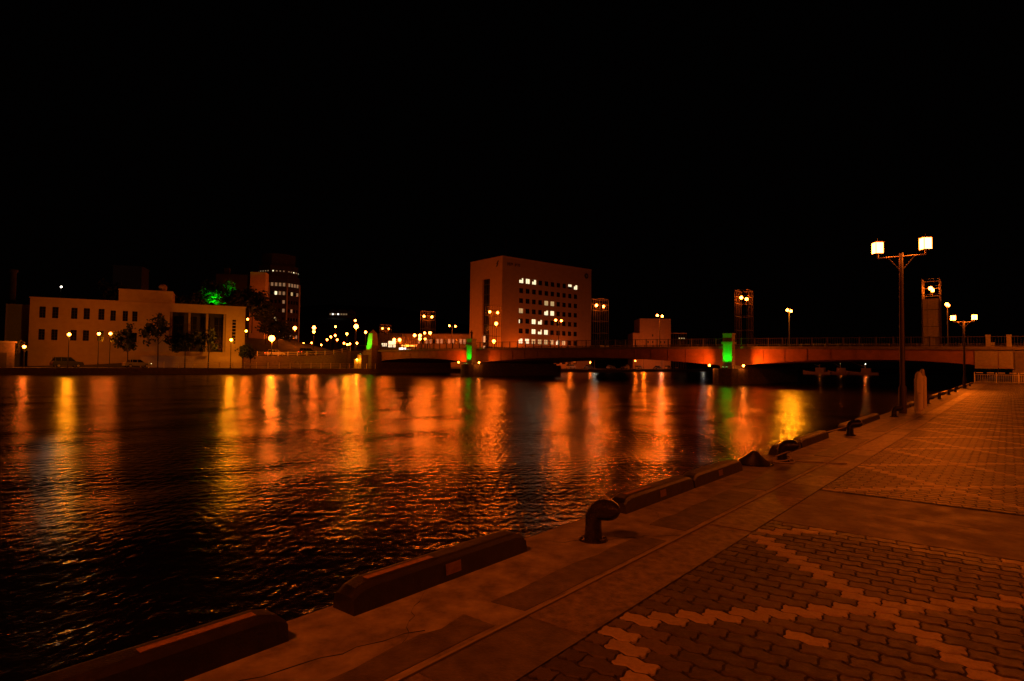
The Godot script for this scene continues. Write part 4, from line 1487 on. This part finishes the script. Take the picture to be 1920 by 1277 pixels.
# ---------------------------------------------------------------- the office tower beyond the bridge
func office_tower() -> void:
	var turn := 0.6894
	var o := thing("office_tower", "tall pale office tower with scattered lit windows behind the bridge", "office building", pt(-4.0, 230.0, 0.0), turn)
	var w := 48.7
	var dp := 20.6
	var top := 42.0
	var holes := []
	var kinds := []
	var lit := {"0,0": 2, "0,1": 2, "0,2": 2, "0,8": 3, "0,9": 2, "2,4": 1, "2,5": 1, "3,0": 1, "3,4": 2, "3,5": 2, "4,0": 4, "4,2": 2, "4,3": 2, "5,2": 2, "5,3": 2, "5,4": 2, "6,0": 2, "6,1": 2, "6,2": 1, "6,3": 1, "6,4": 1, "6,5": 1, "6,6": 2, "6,7": 1}
	for r in 9:
		for c in 10:
			holes.append(Rect2(9.6 + 3.31 * c - 1.1, 33.8 - 3.9 * r - 0.95, 2.2, 1.9))
			kinds.append(lit.get("%d,%d" % [r, c], 0))
	var st := mb()
	wall(st, 0, w, -0.5, top, holes, 0.35)
	# left face
	var lb := Basis(Vector3(0, 0, 1), Vector3.UP, Vector3(-1, 0, 0))
	wall(st, -dp, 0, -0.5, top, [Rect2(-12.4, 1.0, 4.8, 33.5)], 0.8, lb)
	quad(st, Vector3(w, -0.5, 0), Vector3(w, -0.5, -dp), Vector3(w, top, -dp), Vector3(w, top, 0), Vector3.RIGHT)
	quad(st, Vector3(0, -0.5, -dp), Vector3(w, -0.5, -dp), Vector3(w, top, -dp), Vector3(0, top, -dp), Vector3.FORWARD)
	quad(st, Vector3(0, top, 0), Vector3(w, top, 0), Vector3(w, top, -dp), Vector3(0, top, -dp), Vector3.UP)
	obj(st, "wall", M.tile_wall, o)
	for k in holes.size():
		var h: Rect2 = holes[k]
		var kind: int = kinds[k]
		var f := mb()
		bb(f, h.position.x, h.end.x, h.position.y, h.end.y, -0.42, -0.36)
		var win := obj(f, "window", M.dark, o)
		f = mb()
		var y0: float = h.position.y + (0.95 if kind == 3 else 0.06)
		var x1: float = h.end.x - (1.5 if kind == 4 else 0.06)
		var y1: float = h.end.y - (0.5 if kind == 4 else 0.06)
		bb(f, h.position.x + 0.06, x1, y0, y1, -0.36, -0.33)
		obj(f, "window_pane", [M.glass, M.window_dim, M.window_bright, M.window_bright, M.window_bright][kind], win)
		if kind == 2 and rng.randf() < 0.45:
			f = mb()
			bb(f, h.position.x + 0.06, h.position.x + rng.randf_range(0.6, 2.1), h.end.y - rng.randf_range(0.3, 0.9), h.end.y - 0.06, -0.33, -0.31)
			obj(f, "blind", M.plaster, win)
		if kind == 3:
			f = mb()
			bb(f, h.position.x + 0.06, h.end.x - 0.06, h.position.y + 0.06, y0, -0.36, -0.335)
			obj(f, "blind", M.dull_wall, win)
		f = mb()
		bb(f, h.get_center().x - 0.04, h.get_center().x + 0.04, h.position.y, h.end.y, -0.33, -0.29)
		obj(f, "window_bar", M.dark, win)
	# stair glazing in the left face
	st = mb()
	bb(st, 0.78, 0.82, 1.0, 34.5, -12.4, -7.6)
	var stair := obj(st, "stair_window", M.glass, o)
	st = mb()
	for k in 9:
		bb(st, 0.66, 0.78, 1.0 + 3.9 * k, 1.35 + 3.9 * k, -12.4, -7.6)
	for z in [-10.8, -9.2]:
		bb(st, 0.68, 0.78, 1.0, 34.5, z - 0.06, z + 0.06)
	obj(st, "window_bar", M.dark, stair)
	for y in [5.2, 9.1]:
		st = mb()
		bb(st, 0.74, 0.775, y + 0.6, y + 3.2, -12.2, -11.0)
		obj(st, "window_pane", M.window_dim, stair)
	# roof edge, emblems and lettering, all dark on the pale wall
	st = mb()
	bb(st, -0.15, w + 0.15, top, top + 0.3, -dp - 0.15, 0.15)
	obj(st, "parapet", M.tile_wall, o)
	st = mb()
	ext(st, PackedVector2Array([Vector2(-0.2, -1.1), Vector2(0.5, 0.1), Vector2(0.1, 0.15), Vector2(0.9, 1.1), Vector2(0.2, 1.1), Vector2(-0.7, -0.1), Vector2(-0.2, -0.15), Vector2(-0.9, -1.1)]), 0.0, 0.15, lb, Vector3(-0.02, 39.6, -2.9))
	obj(st, "emblem", M.dark, o)
	for k in 4:
		st = mb()
		var x: float = [2.5, 4.0, 6.2, 7.6][k]
		bb(st, x, x + 0.22, 38.9, 40.1, 0.01, 0.12)
		bb(st, x + 0.22, x + 1.0, 39.4 + 0.2 * (k % 2), 39.62 + 0.2 * (k % 2), 0.01, 0.12)
		bb(st, x + 0.8, x + 1.0, 38.9 + 0.3 * (k % 3), 40.1, 0.01, 0.12)
		obj(st, "letter", M.dark, o)
	st = mb()
	cyl(st, Vector3(45.6, 39.2, 0.01), Vector3(45.6, 39.2, 0.16), 1.15, 1.15, 20)
	var ring := obj(st, "emblem", M.dark, o)
	st = mb()
	cyl(st, Vector3(45.6, 39.2, 0.16), Vector3(45.6, 39.2, 0.2), 0.4, 0.4, 12)
	obj(st, "emblem_centre", M.stone, ring)
	for x in [8.0, 40.0]:
		st = mb()
		cyl(st, Vector3(x, top + 0.3, -8), Vector3(x, top + 9.0, -8), 0.09, 0.03, 6)
		obj(st, "mast", M.dull_wall, o)

# ---------------------------------------------------------------- town, hill and trees behind
func at_px(u: float, depth: float, y: float) -> Vector3:
	return Vector3(u * depth, y, -depth)

func city() -> void:
	# wooded hill far behind, as one body of ground
	var st := mb()
	var f := FastNoiseLite.new()
	f.seed = 9
	f.frequency = 0.012
	var rows := 8
	var cols := 60
	var grid := []
	for i in rows + 1:
		var row := []
		for j in cols + 1:
			var x := -420.0 + 700.0 * j / cols
			var z := -330.0 - 260.0 * i / rows
			var up := sin(PI * clampf(float(i) / rows, 0, 1) * 0.5)
			var y := up * (54.0 * exp(-pow((x + 150.0) / 150.0, 2)) + 12.0 * exp(-pow((x - 60.0) / 120.0, 2))) + 4.0 * f.get_noise_2d(x, z) * up - 0.3
			row.append(Vector3(x, y, z))
		grid.append(row)
	for i in rows:
		for j in cols:
			var n: Vector3 = (grid[i][j + 1] - grid[i][j]).cross(grid[i][j] - grid[i + 1][j]).normalized()
			if n.y < 0: n = -n
			quad(st, grid[i][j], grid[i][j + 1], grid[i + 1][j + 1], grid[i + 1][j], n)
	struct(st, "wooded_hill", M.hill, 0.0)
	# lamps of the town: (pixel direction u, head height, depth, size, words)
	var lamps := [
		[-0.392, 6.6, 138.0, 2, "bright amber lamp at the start of the raised road"],
		[-0.3878, 12.0, 206.0, 0, "left of two orange lamps above the raised road's start"],
		[-0.3791, 12.0, 208.0, 0, "right of two orange lamps above the raised road's start"],
		[-0.3548, 12.0, 194.0, 1, "single orange lamp over the raised road, under the tower's right edge"],
		[-0.3235, 12.2, 194.0, 1, "upper orange lamp of a stacked pair over the raised road"],
		[-0.3236, 11.0, 196.0, 0, "lower orange lamp of a stacked pair over the raised road"],
		[-0.3678, 9.5, 350.0, 0, "leftmost tiny orange lamp in the climbing row up the hill street"],
		[-0.3548, 10.2, 340.0, 0, "second tiny orange lamp in the climbing row up the hill street"],
		[-0.34, 11.2, 335.0, 0, "third tiny orange lamp in the climbing row up the hill street"],
		[-0.327, 11.6, 335.0, 0, "fourth tiny orange lamp in the climbing row up the hill street"],
		[-0.3017, 12.0, 295.0, 0, "left lamp of the slanting row of three in the middle town"],
		[-0.2957, 12.2, 265.0, 0, "middle lamp of the slanting row of three in the middle town"],
		[-0.2887, 12.2, 250.0, 0, "right lamp of the slanting row of three in the middle town"],
		[-0.2852, 11.5, 280.0, 0, "small lamp just below the slanting row of three"],
		[-0.2696, 12.0, 230.0, 0, "orange lamp right above the yellow bank lamp by the obelisk"],
		[-0.2548, 12.0, 181.0, 2, "big orange lamp left above the obelisk"],
		[-0.253, 9.0, 245.0, 0, "small orange lamp right of the yellow bank lamp by the obelisk"],
		[-0.2391, 12.0, 215.0, 0, "orange lamp just left of the obelisk's tip"],
		[-0.2643, 10.0, 290.0, 0, "faint small lamp left of the obelisk, under the big orange one"],
		[-0.1922, 10.2, 235.0, 1, "upper left lamp of the cluster over the signboard"],
		[-0.1835, 10.2, 235.0, 1, "upper right lamp of the cluster over the signboard"],
		[-0.1896, 8.4, 238.0, 0, "middle lamp of the cluster over the signboard"],
		[-0.1957, 7.5, 240.0, 0, "lowest lamp of the cluster over the signboard"],
		[-0.1843, 12.2, 240.0, 0, "pale lamp topping the cluster over the signboard"],
		[-0.1591, 12.0, 235.0, 1, "left lamp of the group before the low office block"],
		[-0.1504, 12.0, 236.0, 1, "upper middle lamp of the group before the low office block"],
		[-0.1504, 10.7, 234.0, 1, "lower middle lamp of the group before the low office block"],
		[-0.1426, 13.0, 236.0, 0, "small lamp high in the group before the low office block"],
		[-0.1339, 13.0, 235.0, 1, "right lamp of the group before the low office block"],
		[-0.1417, 10.9, 240.0, 0, "small pale lamp low right of the group before the low block"],
		[-0.2885, 16.8, 268.0, 0, "faint lamp high above the slanting row of three"],
		[-0.2565, 18.4, 250.0, 0, "small lamp high over the big orange lamp left of the obelisk"],
		[-0.2304, 10.6, 300.0, 0, "tiny orange lamp low beside the obelisk's left flank"],
		[-0.3110, 10.4, 330.0, 0, "tiny orange lamp at the right end of the climbing hill row"],
		[-0.2740, 10.6, 300.0, 0, "tiny orange lamp between the slanting row and the obelisk"],
		[-0.0261, 15.6, 215.0, 1, "orange lamp before the office tower's corner, below the tower lamp"],
		[-0.0296, 9.0, 205.0, 1, "low orange lamp at bridge railing height before the office tower"],
	]
	M.far_head = glow(lin(1.0, 0.17, 0.019), 40.0)
	for l in lamps:
		var ground: float = minf(4.0, l[1] - 4.0)
		var lo := thing("street_lamp", l[4], "street lamp", at_px(l[0], l[2], ground), ROT, "street lamps of the town on the far bank")
		var lh: float = l[1] - ground
		var lr: float = [0.44, 0.56, 0.66][l[3]]
		var ls := mb()
		cyl(ls, Vector3(0, 0, 0), Vector3(0, lh - lr, 0), 0.1, 0.06, 8)
		obj(ls, "post", M.dark, lo)
		bulb(lo, Vector3(0, lh, 0), lr, M.far_head)
		omni(lo, Vector3(0, lh - lr - 0.12, 0.16), AMBER if l[3] == 2 else ORANGE, [14.0, 26.0, 40.0][l[3]], 0.1)
	# lamps outside the picture's middle that light the office tower's foot
	for k in 3:
		street_lamp(["orange street lamp at the left foot of the office tower, behind the bridge", "orange street lamp at the middle foot of the office tower, behind the bridge", "orange street lamp at the right foot of the office tower, behind the bridge"][k], [at_px(-0.047, 228.0, 0.0), at_px(0.022, 230.0, 0.0), at_px(0.095, 245.0, 0.0)][k], 6.4, ORANGE, [75.0, 60.0, 34.0][k], "street lamps of the town on the far bank", M.bulb_orange)
	# a second twin-lantern tower beyond the obelisk
	lamp_tower("lamp tower beyond the left bridge end, right above the obelisk", at_px(-0.2065, 190.0, 4.3), false)
	low_blocks()
	dark_towers()
	# dark trees between hall and towers, one lit green
	var g := tree("tree lit bright green from below behind the hall's roof", at_px(-0.487, 170.0, 11.5), 15.0, 5.4, 2, "trees behind the hall")
	var fl := thing("garden_floodlight", "small green floodlight under the green tree behind the hall", "floodlight", at_px(-0.486, 166.0, 13.6), 0.0)
	st = mb()
	bb(st, -0.15, 0.15, 0, 0.25, -0.15, 0.15)
	obj(st, "housing", M.dark, fl)
	st = mb()
	bb(st, -0.12, 0.12, 0.255, 0.27, -0.12, 0.12)
	obj(st, "lamp_lens", M.green_lens, fl)
	spot(fl, Vector3(0, 0.35, 0), Vector3(-0.3, 7.0, -2.8), GREEN, 380.0, 40.0, 0.1)
	var mound := mb()
	ball(mound, at_px(-0.47, 205.0, -4.0), Vector3(46, 14.2, 42), 28, 12)
	struct(mound, "garden_mound", M.hill, 0.0)
	var words := ["dark tree behind the hall's roof, left of its raised block", "dark tree behind the hall, directly over its left windows", "dark tree right of the green-lit tree", "dark tree before the orange-lit apartment wall", "dark tree below the orange-lit apartment wall", "dark tree right of the hall, under the high tower", "dark tree behind the hall between tank and green-lit tree"]
	var spots := [[-0.64, 172.0, 9.0, 17.0, 6.0], [-0.7, 176.0, 7.0, 13.0, 6.0], [-0.452, 168.0, 10.0, 14.0, 5.4], [-0.425, 166.0, 9.0, 14.5, 5.6], [-0.402, 165.0, 6.0, 14.0, 5.6], [-0.383, 168.0, 3.0, 12.0, 5.2], [-0.55, 176.0, 9.0, 14.0, 6.0]]
	for k in spots.size():
		tree(words[k], at_px(spots[k][0], spots[k][1], spots[k][2]), spots[k][3], spots[k][4], 2, "trees behind the hall")

func low_blocks() -> void:
	# low office block with a long window band, left of the office tower
	var o := thing("low_office_block", "long low block with a band of windows left of the office tower", "building", at_px(-0.205, 262.0, 0), -0.18)
	var st := mb()
	var holes := []
	for k in 22:
		holes.append(Rect2(14.0 + 1.65 * k, 9.6, 1.1, 2.0))
	wall(st, 0, 52, -0.5, 13.6, holes, 0.3)
	bb(st, 0, 52, -0.5, 13.6, -14, -0.5)
	obj(st, "wall", M.tile_wall, o)
	for k in 22:
		st = mb()
		var h: Rect2 = holes[k]
		bb(st, h.position.x, h.end.x, h.position.y, h.end.y, -0.4, -0.31)
		obj(st, "window", M.window_faint if k % 3 != 1 else M.glass, o)
	st = mb()
	bb(st, -0.3, 52.3, 13.6, 14.0, -14, 0.4)
	obj(st, "roof_edge", M.dull_wall, o)
	# canopy with a lit soffit
	var c := thing("lit_canopy", "glowing yellow canopy with thin columns behind the signboard", "canopy", at_px(-0.182, 232.0, 0.0), -0.1)
	st = mb()
	bb(st, 0, 5.6, 8.2, 8.5, -4, 0)
	obj(st, "roof", M.plaster, c)
	st = mb()
	bb(st, 0.3, 5.3, 7.7, 8.15, -3.6, -0.4)
	obj(st, "light_panel", glow(lin(1.0, 0.5, 0.08), 1.6), c)
	for k in 4:
		st = mb()
		cyl(st, Vector3(0.4 + 1.6 * k, 3.9, -0.2), Vector3(0.4 + 1.6 * k, 8.2, -0.2), 0.09, 0.09, 8)
		obj(st, "column", M.white_paint, c)
	for k in 8:
		st = mb()
		bb(st, 0.2 + 0.72 * k, 0.3 + 0.72 * k, 8.5, 11.2, -0.2, -0.1)
		obj(st, "fin", M.plaster, c)
	omni(c, Vector3(2.8, 7.3, 0.4), AMBER, 40.0, 0.4)
	# lit signboard above the bridge's left span: two white boards with small dark marks
	var sg := thing("lit_signboard", "white backlit signboard with dark marks over the bridge's left span", "sign", at_px(-0.1843, 185.0, 4.0), 0.1)
	st = mb()
	for x in [0.3, 2.0]:
		cyl(st, Vector3(x, -0.2, -0.1), Vector3(x, 0.9, -0.1), 0.06, 0.06, 6)
	obj(st, "leg", M.dark, sg)
	for k in 2:
		st = mb()
		bb(st, -0.0 + 0.92 * k + 0.02 * k, 0.9 + 1.26 * k - 0.0, 0.75, 2.0, -0.12, 0.0)
		var panel := obj(st, "sign_panel", M.sign, sg)
		st = mb()
		for j in 2 + k:
			var x := 0.22 + 0.95 * k + 0.34 * j
			bb(st, x, x + 0.07, 1.25, 1.6, 0.002, 0.012)
			bb(st, x, x + 0.22, 1.52 - 0.1 * (j % 2), 1.6 - 0.1 * (j % 2), 0.002, 0.013)
		obj(st, "mark", M.dull_wall, panel)
	omni(sg, Vector3(1.1, 1.4, 0.5), WHITE, 4.0, 0.3)
	var s2 := thing("small_sign", "dim greenish lit panel right of the white signboard", "sign", at_px(-0.1705, 186.0, 4.0), 0.1)
	st = mb()
	bb(st, 0, 1.0, 0.8, 1.7, -0.1, 0)
	obj(st, "sign_panel", glow(lin(0.7, 0.8, 0.4), 0.5), s2)
	st = mb()
	cyl(st, Vector3(0.5, -0.2, -0.05), Vector3(0.5, 0.8, -0.05), 0.05, 0.05, 6)
	obj(st, "leg", M.dark, s2)
	# shop front with bright windows, left of the canopy
	var sp := thing("lit_shop", "shop with bright white windows between obelisk and signboard", "building", at_px(-0.218, 235.0, 0.0), 0.0)
	st = mb()
	wall(st, 0, 9.0, 0, 12.5, [Rect2(1.2, 7.6, 2.2, 1.2), Rect2(3.8, 7.3, 2.8, 2.4)], 0.3)
	bb(st, 0, 9.0, 0, 12.5, -8, -0.6)
	obj(st, "wall", M.dull_wall, sp)
	for h in [Rect2(1.2, 7.6, 2.2, 1.2), Rect2(3.8, 7.3, 2.8, 2.4)]:
		st = mb()
		bb(st, h.position.x, h.end.x, h.position.y, h.end.y, -0.45, -0.3)
		obj(st, "window_pane", M.window_bright, sp)
	# small pale tower block right of the office tower, with a glazed annexe
	var b := thing("pale_tower_block", "small pale tower block with tiny windows, right of the office tower", "building", at_px(0.1975, 292.0, 0.0), 0.0)
	st = mb()
	var hs := []
	for x in [4.4, 6.6, 10.4, 12.2]:
		hs.append(Rect2(x + 2.5, 12.2, 0.6, 1.1))
	hs.append(Rect2(9.1, 15.4, 0.6, 1.1))
	wall(st, 3.2, 18.0, -0.5, 24.0, hs, 0.3)
	bb(st, 3.2, 18.0, -0.5, 24.0, -14, -0.6)
	obj(st, "wall", M.tile_wall, b)
	for h in hs:
		st = mb()
		bb(st, h.position.x, h.end.x, h.position.y, h.end.y, -0.4, -0.3)
		obj(st, "window", M.dark, b)
	st = mb()
	bb(st, 0, 3.19, -0.5, 17.0, -13, -0.2)
	obj(st, "side_block", M.tile_wall, b)
	var an := thing("glazed_annexe", "dim glazed annexe right of the small pale tower block", "building", at_px(0.2591, 294.0, 0.0), 0.0)
	st = mb()
	bb(st, 0, 7.6, -0.5, 17.0, -9, -0.3)
	obj(st, "glazing", M.glass, an)
	for k in 7:
		st = mb()
		bb(st, 1.22 * k, 1.22 * k + 0.16, -0.5, 17.0, -0.3, 0.0)
		obj(st, "mullion", M.dull_wall, an)
	st = mb()
	bb(st, -0.1, 7.7, 17.0, 17.4, -9.1, 0.1)
	obj(st, "roof_edge", M.plaster, an)
	for k in 3:
		st = mb()
		bb(st, 3.8 + 1.1 * k, 4.5 + 1.1 * k, 14.6, 15.1, -0.29, -0.2)
		obj(st, "window_light", M.window_dim, an)
	street_lamp("orange street lamp before the small pale tower block, behind the bridge", at_px(0.215, 278.0, 0.0), 7.0, ORANGE, 60.0, "street lamps of the town on the far bank", M.bulb_orange)
	street_lamp("orange street lamp by the glazed annexe, behind the bridge", at_px(0.245, 274.0, 0.0), 7.0, ORANGE, 60.0, "street lamps of the town on the far bank", M.bulb_orange)

func dark_towers() -> void:
	# dark high tower with a ring of lit windows near its top
	var o := thing("high_tower", "dark high tower with a lit ring of windows, left background", "building", at_px(-0.3835, 262.0, 0.0), 0.35)
	var st := mb()
	var poly := PackedVector2Array()
	for k in 8:
		var a := TAU * (k + 0.5) / 8
		poly.append(Vector2(cos(a), sin(a)) * 9.2)
	var flat := Basis(Vector3(1, 0, 0), Vector3(0, 0, -1), Vector3.UP)
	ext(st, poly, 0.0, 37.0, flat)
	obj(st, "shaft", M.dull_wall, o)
	var mid := PackedVector2Array()
	var crown := PackedVector2Array()
	for p in poly:
		mid.append(p * 0.92)
		crown.append(p * 0.78)
	st = mb()
	ext(st, mid, 37.0, 41.5, flat)
	obj(st, "upper_storey", M.dull_wall, o)
	st = mb()
	ext(st, crown, 41.5, 46.5, flat)
	obj(st, "crown", M.dull_wall, o)
	for k in 8:
		var a := TAU * (k + 0.5) / 8
		st = mb()
		cyl(st, Vector3(cos(a) * 9.3, 0, -sin(a) * 9.3), Vector3(cos(a) * 9.3, 34.0, -sin(a) * 9.3), 0.35, 0.35, 6)
		obj(st, "pilaster", M.plaster, o)
	# windows round the ring and up the shaft, some alight
	for k in 8:
		var a := TAU * k / 8
		var r := 9.2 * cos(PI / 8)
		var b := Basis(Vector3.UP, a + PI / 2)
		for j in 4:
			var side := (j - 1.5) * 1.55
			for row in 9:
				var y := 4.5 + 3.6 * row
				st = mb()
				bx(st, Vector3(cos(a) * (r + 0.03), y, -sin(a) * (r + 0.03)) + b * Vector3(side, 0, 0), Vector3(0.9, 1.4, 0.12), b)
				var pick := rng.randf()
				obj(st, "window", M.window_bright if pick < 0.012 else (M.window_dim if pick < 0.05 else (M.window_faint if pick < 0.2 or row == 8 else M.glass)), o)
			st = mb()
			bx(st, Vector3(cos(a) * (r * 0.92 + 0.03), 39.0, -sin(a) * (r * 0.92 + 0.03)) + b * Vector3(side * 0.9, 0, 0), Vector3(0.5, 0.5, 0.1), b)
			obj(st, "window_light", M.window_bright if (k * 4 + j) % 6 == 0 else M.window_faint, o)
	# apartment wall catching orange light
	var ap := thing("apartment_block", "apartment block behind trees, its upper wall lit orange", "building", at_px(-0.43, 192.0, 0.0), 0.15)
	st = mb()
	bb(st, 0, 4.6, 4, 29.4, -4, 0)
	obj(st, "wall", M.plaster, ap)
	st = mb()
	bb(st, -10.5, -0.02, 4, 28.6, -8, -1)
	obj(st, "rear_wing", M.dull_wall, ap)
	st = mb()
	bb(st, -9.0, -7.6, 28.6, 31.0, -6, -4)
	obj(st, "stair_head", M.dull_wall, ap)
	for k in 2:
		st = mb()
		bb(st, 0.8 + 2.0 * k, 1.8 + 2.0 * k, 20.5, 22.2, -0.05, 0.03)
		obj(st, "window", M.glass, ap)
	street_lamp("orange lamp on a tall mast before the orange-lit apartment wall", at_px(-0.398, 186.0, 4.0), 14.0, ORANGE, 24.0, "street lamps of the town on the far bank", M.bulb_orange)
	var dm := thing("dim_block", "very dim block above the hall's roof, left of its tank", "building", at_px(-0.655, 205.0, 0.0), 0.3)
	st = mb()
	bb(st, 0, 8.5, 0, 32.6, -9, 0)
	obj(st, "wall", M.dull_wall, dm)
	st = mb()
	bb(st, -0.2, 8.7, 32.6, 33.0, -9.2, 0.2)
	obj(st, "roof_edge", M.dull_wall, dm)
	# lights in hill houses
	for k in 4:
		var u: float = [-0.293, -0.2805, -0.275, -0.263][k]
		var hs := thing("hill_house", ["left bright hill house with white windows, above the town lamps", "middle hill house with white windows, above the town lamps", "hill house with a row of small lit windows, above the town lamps", "right dim hill house, above the big orange lamp"][k], "house", at_px(u, 440.0, 31.0), 0.1, "houses on the dark hill")
		st = mb()
		bb(st, -3.0, 3.0, 0, 6.0, -6, 0)
		obj(st, "wall", M.dark, hs)
		st = mb()
		ext(st, PackedVector2Array([Vector2(-3.4, 6.0), Vector2(3.4, 6.0), Vector2(0, 8.2)]), -6.2, 0.2)
		obj(st, "roof", M.dark, hs)
		for j in 3:
			st = mb()
			bb(st, -2.4 + 1.7 * j, -1.2 + 1.7 * j, 4.0, 5.1, 0.005, 0.06)
			obj(st, "window_pane", M.sign if (k == 0 and j == 1) or (k == 1 and j != 1) else (M.window_faint if k < 3 else M.glass), hs)

# ---------------------------------------------------------------- harbour seen under the bridge
func boat(label: String, at: Vector3, turn: float, l: float, e: float) -> void:
	var o := thing("fishing_boat", label, "boat", at, turn, "fishing boats moored beyond the bridge")
	var st := mb()
	var secs := [[-0.5, 0.75, 1.1], [-0.2, 1.0, 1.0], [0.15, 0.98, 1.05], [0.38, 0.6, 1.35], [0.5, 0.06, 1.7]]
	for k in secs.size() - 1:
		var a: Array = secs[k]
		var b: Array = secs[k + 1]
		for z in [-1.0, 1.0]:
			var p := [Vector3(a[0] * l, -0.5, z * a[1] * 0.8), Vector3(b[0] * l, -0.5, z * b[1] * 0.8), Vector3(b[0] * l, b[2], z * b[1] * 1.5), Vector3(a[0] * l, a[2], z * a[1] * 1.5)]
			quad(st, p[0], p[1], p[2], p[3], Vector3(0, -0.2, z).normalized())
		quad(st, Vector3(a[0] * l, a[2] - 0.15, -a[1] * 1.4), Vector3(a[0] * l, a[2] - 0.15, a[1] * 1.4), Vector3(b[0] * l, b[2] - 0.15, b[1] * 1.4), Vector3(b[0] * l, b[2] - 0.15, -b[1] * 1.4), Vector3.UP)
	quad(st, Vector3(-0.5 * l, -0.5, -0.6), Vector3(-0.5 * l, -0.5, 0.6), Vector3(-0.5 * l, 1.1, 1.12), Vector3(-0.5 * l, 1.1, -1.12), Vector3.LEFT)
	obj(st, "hull", M.plaster, o)
	st = mb()
	bb(st, -0.28 * l, 0.02 * l, 0.85, 2.7, -0.9, 0.9)
	obj(st, "cabin", M.plaster, o)
	st = mb()
	bb(st, 0.0201 * l, 0.0201 * l + 0.03, 1.8, 2.4, -0.75, 0.75)
	obj(st, "window_glass", M.glass, o)
	st = mb()
	cyl(st, Vector3(-0.1 * l, 2.7, 0), Vector3(-0.1 * l, 6.0, 0), 0.06, 0.04, 6)
	cyl(st, Vector3(-0.1 * l, 3.2, 0), Vector3(0.3 * l, 5.0, 0), 0.04, 0.03, 6)
	obj(st, "mast", M.steel, o)
	st = mb()
	ball(st, Vector3(-0.1 * l, 4.4, 0), Vector3(0.13, 0.13, 0.13), 10, 6)
	obj(st, "deck_lamp", M.bulb_white if e > 3.0 else M.window_dim, o)
	omni(o, Vector3(-0.1 * l, 4.4, 0.2), AMBER, e, 0.12)

func boats_and_harbour() -> void:
	var words := ["white fishing boat with a bright deck lamp, right of the right pier", "white fishing boat second right of the right pier, under the bridge", "white fishing boat farthest right under the bridge's right span"]
	for k in 3:
		boat(words[k], P([272.0, 278.0, 284.0][k], [60.9, 54.2, 46.6][k], WATER), ROT + [1.4, 1.2, 1.5][k], [11.0, 9.0, 12.0][k], [1.2, 1.2, 9.0][k])
	# parked vehicles and small lamps on the far quay, seen below the middle span
	var paint := [M.white_paint, M.dark, M.stone, M.dull_wall]
	for k in 9:
		var s := 172.0 + 13.5 * k
		car(["dark car first from the left pier, under the middle span", "pale car second from the left pier, under the middle span", "grey car third from the left pier, under the middle span", "dull car fourth from the left pier, under the middle span", "white van-like car at the centre of the middle span's opening", "dark car right of centre in the middle span's opening", "pale tall car third from the right pier, under the middle span", "dull car second from the right pier, under the middle span", "white tall car nearest the right pier, under the middle span"][k], P(s, BANK + 4.0 + (k % 3), 0), ROT + (0.0 if k % 2 else PI), paint[(k * 3 + 1) % 4], k % 3 == 1, 0, "cars parked under the middle span")
	var lw := ["white lamp on the far quay, left in the middle span's opening", "low warm lamp on the far quay just below the white one", "white lamp on the far quay at the centre of the middle span's opening", "pale lamp on the far quay, right in the middle span's opening", "warm lamp on the far quay under the middle span's right end"]
	var lu := [[196.0, 4.0, WHITE, 4.0], [193.0, 2.4, ORANGE, 14.0], [252.0, 4.6, WHITE, 4.0], [300.0, 4.6, WHITE, 4.0], [228.0, 3.4, ORANGE, 26.0]]
	for k in 5:
		street_lamp(lw[k], P(lu[k][0], BANK + 1.5, 0), lu[k][1], lu[k][2], lu[k][3], "lamps on the far quay beyond the bridge", M.bulb_white if lu[k][2] == WHITE else M.bulb_orange)
	street_lamp("small white lamp in the dark under the bridge's right span", P(175.0, 8.0 - 6.0, 0), 2.9, WHITE, 0.4, "", M.bulb_white)
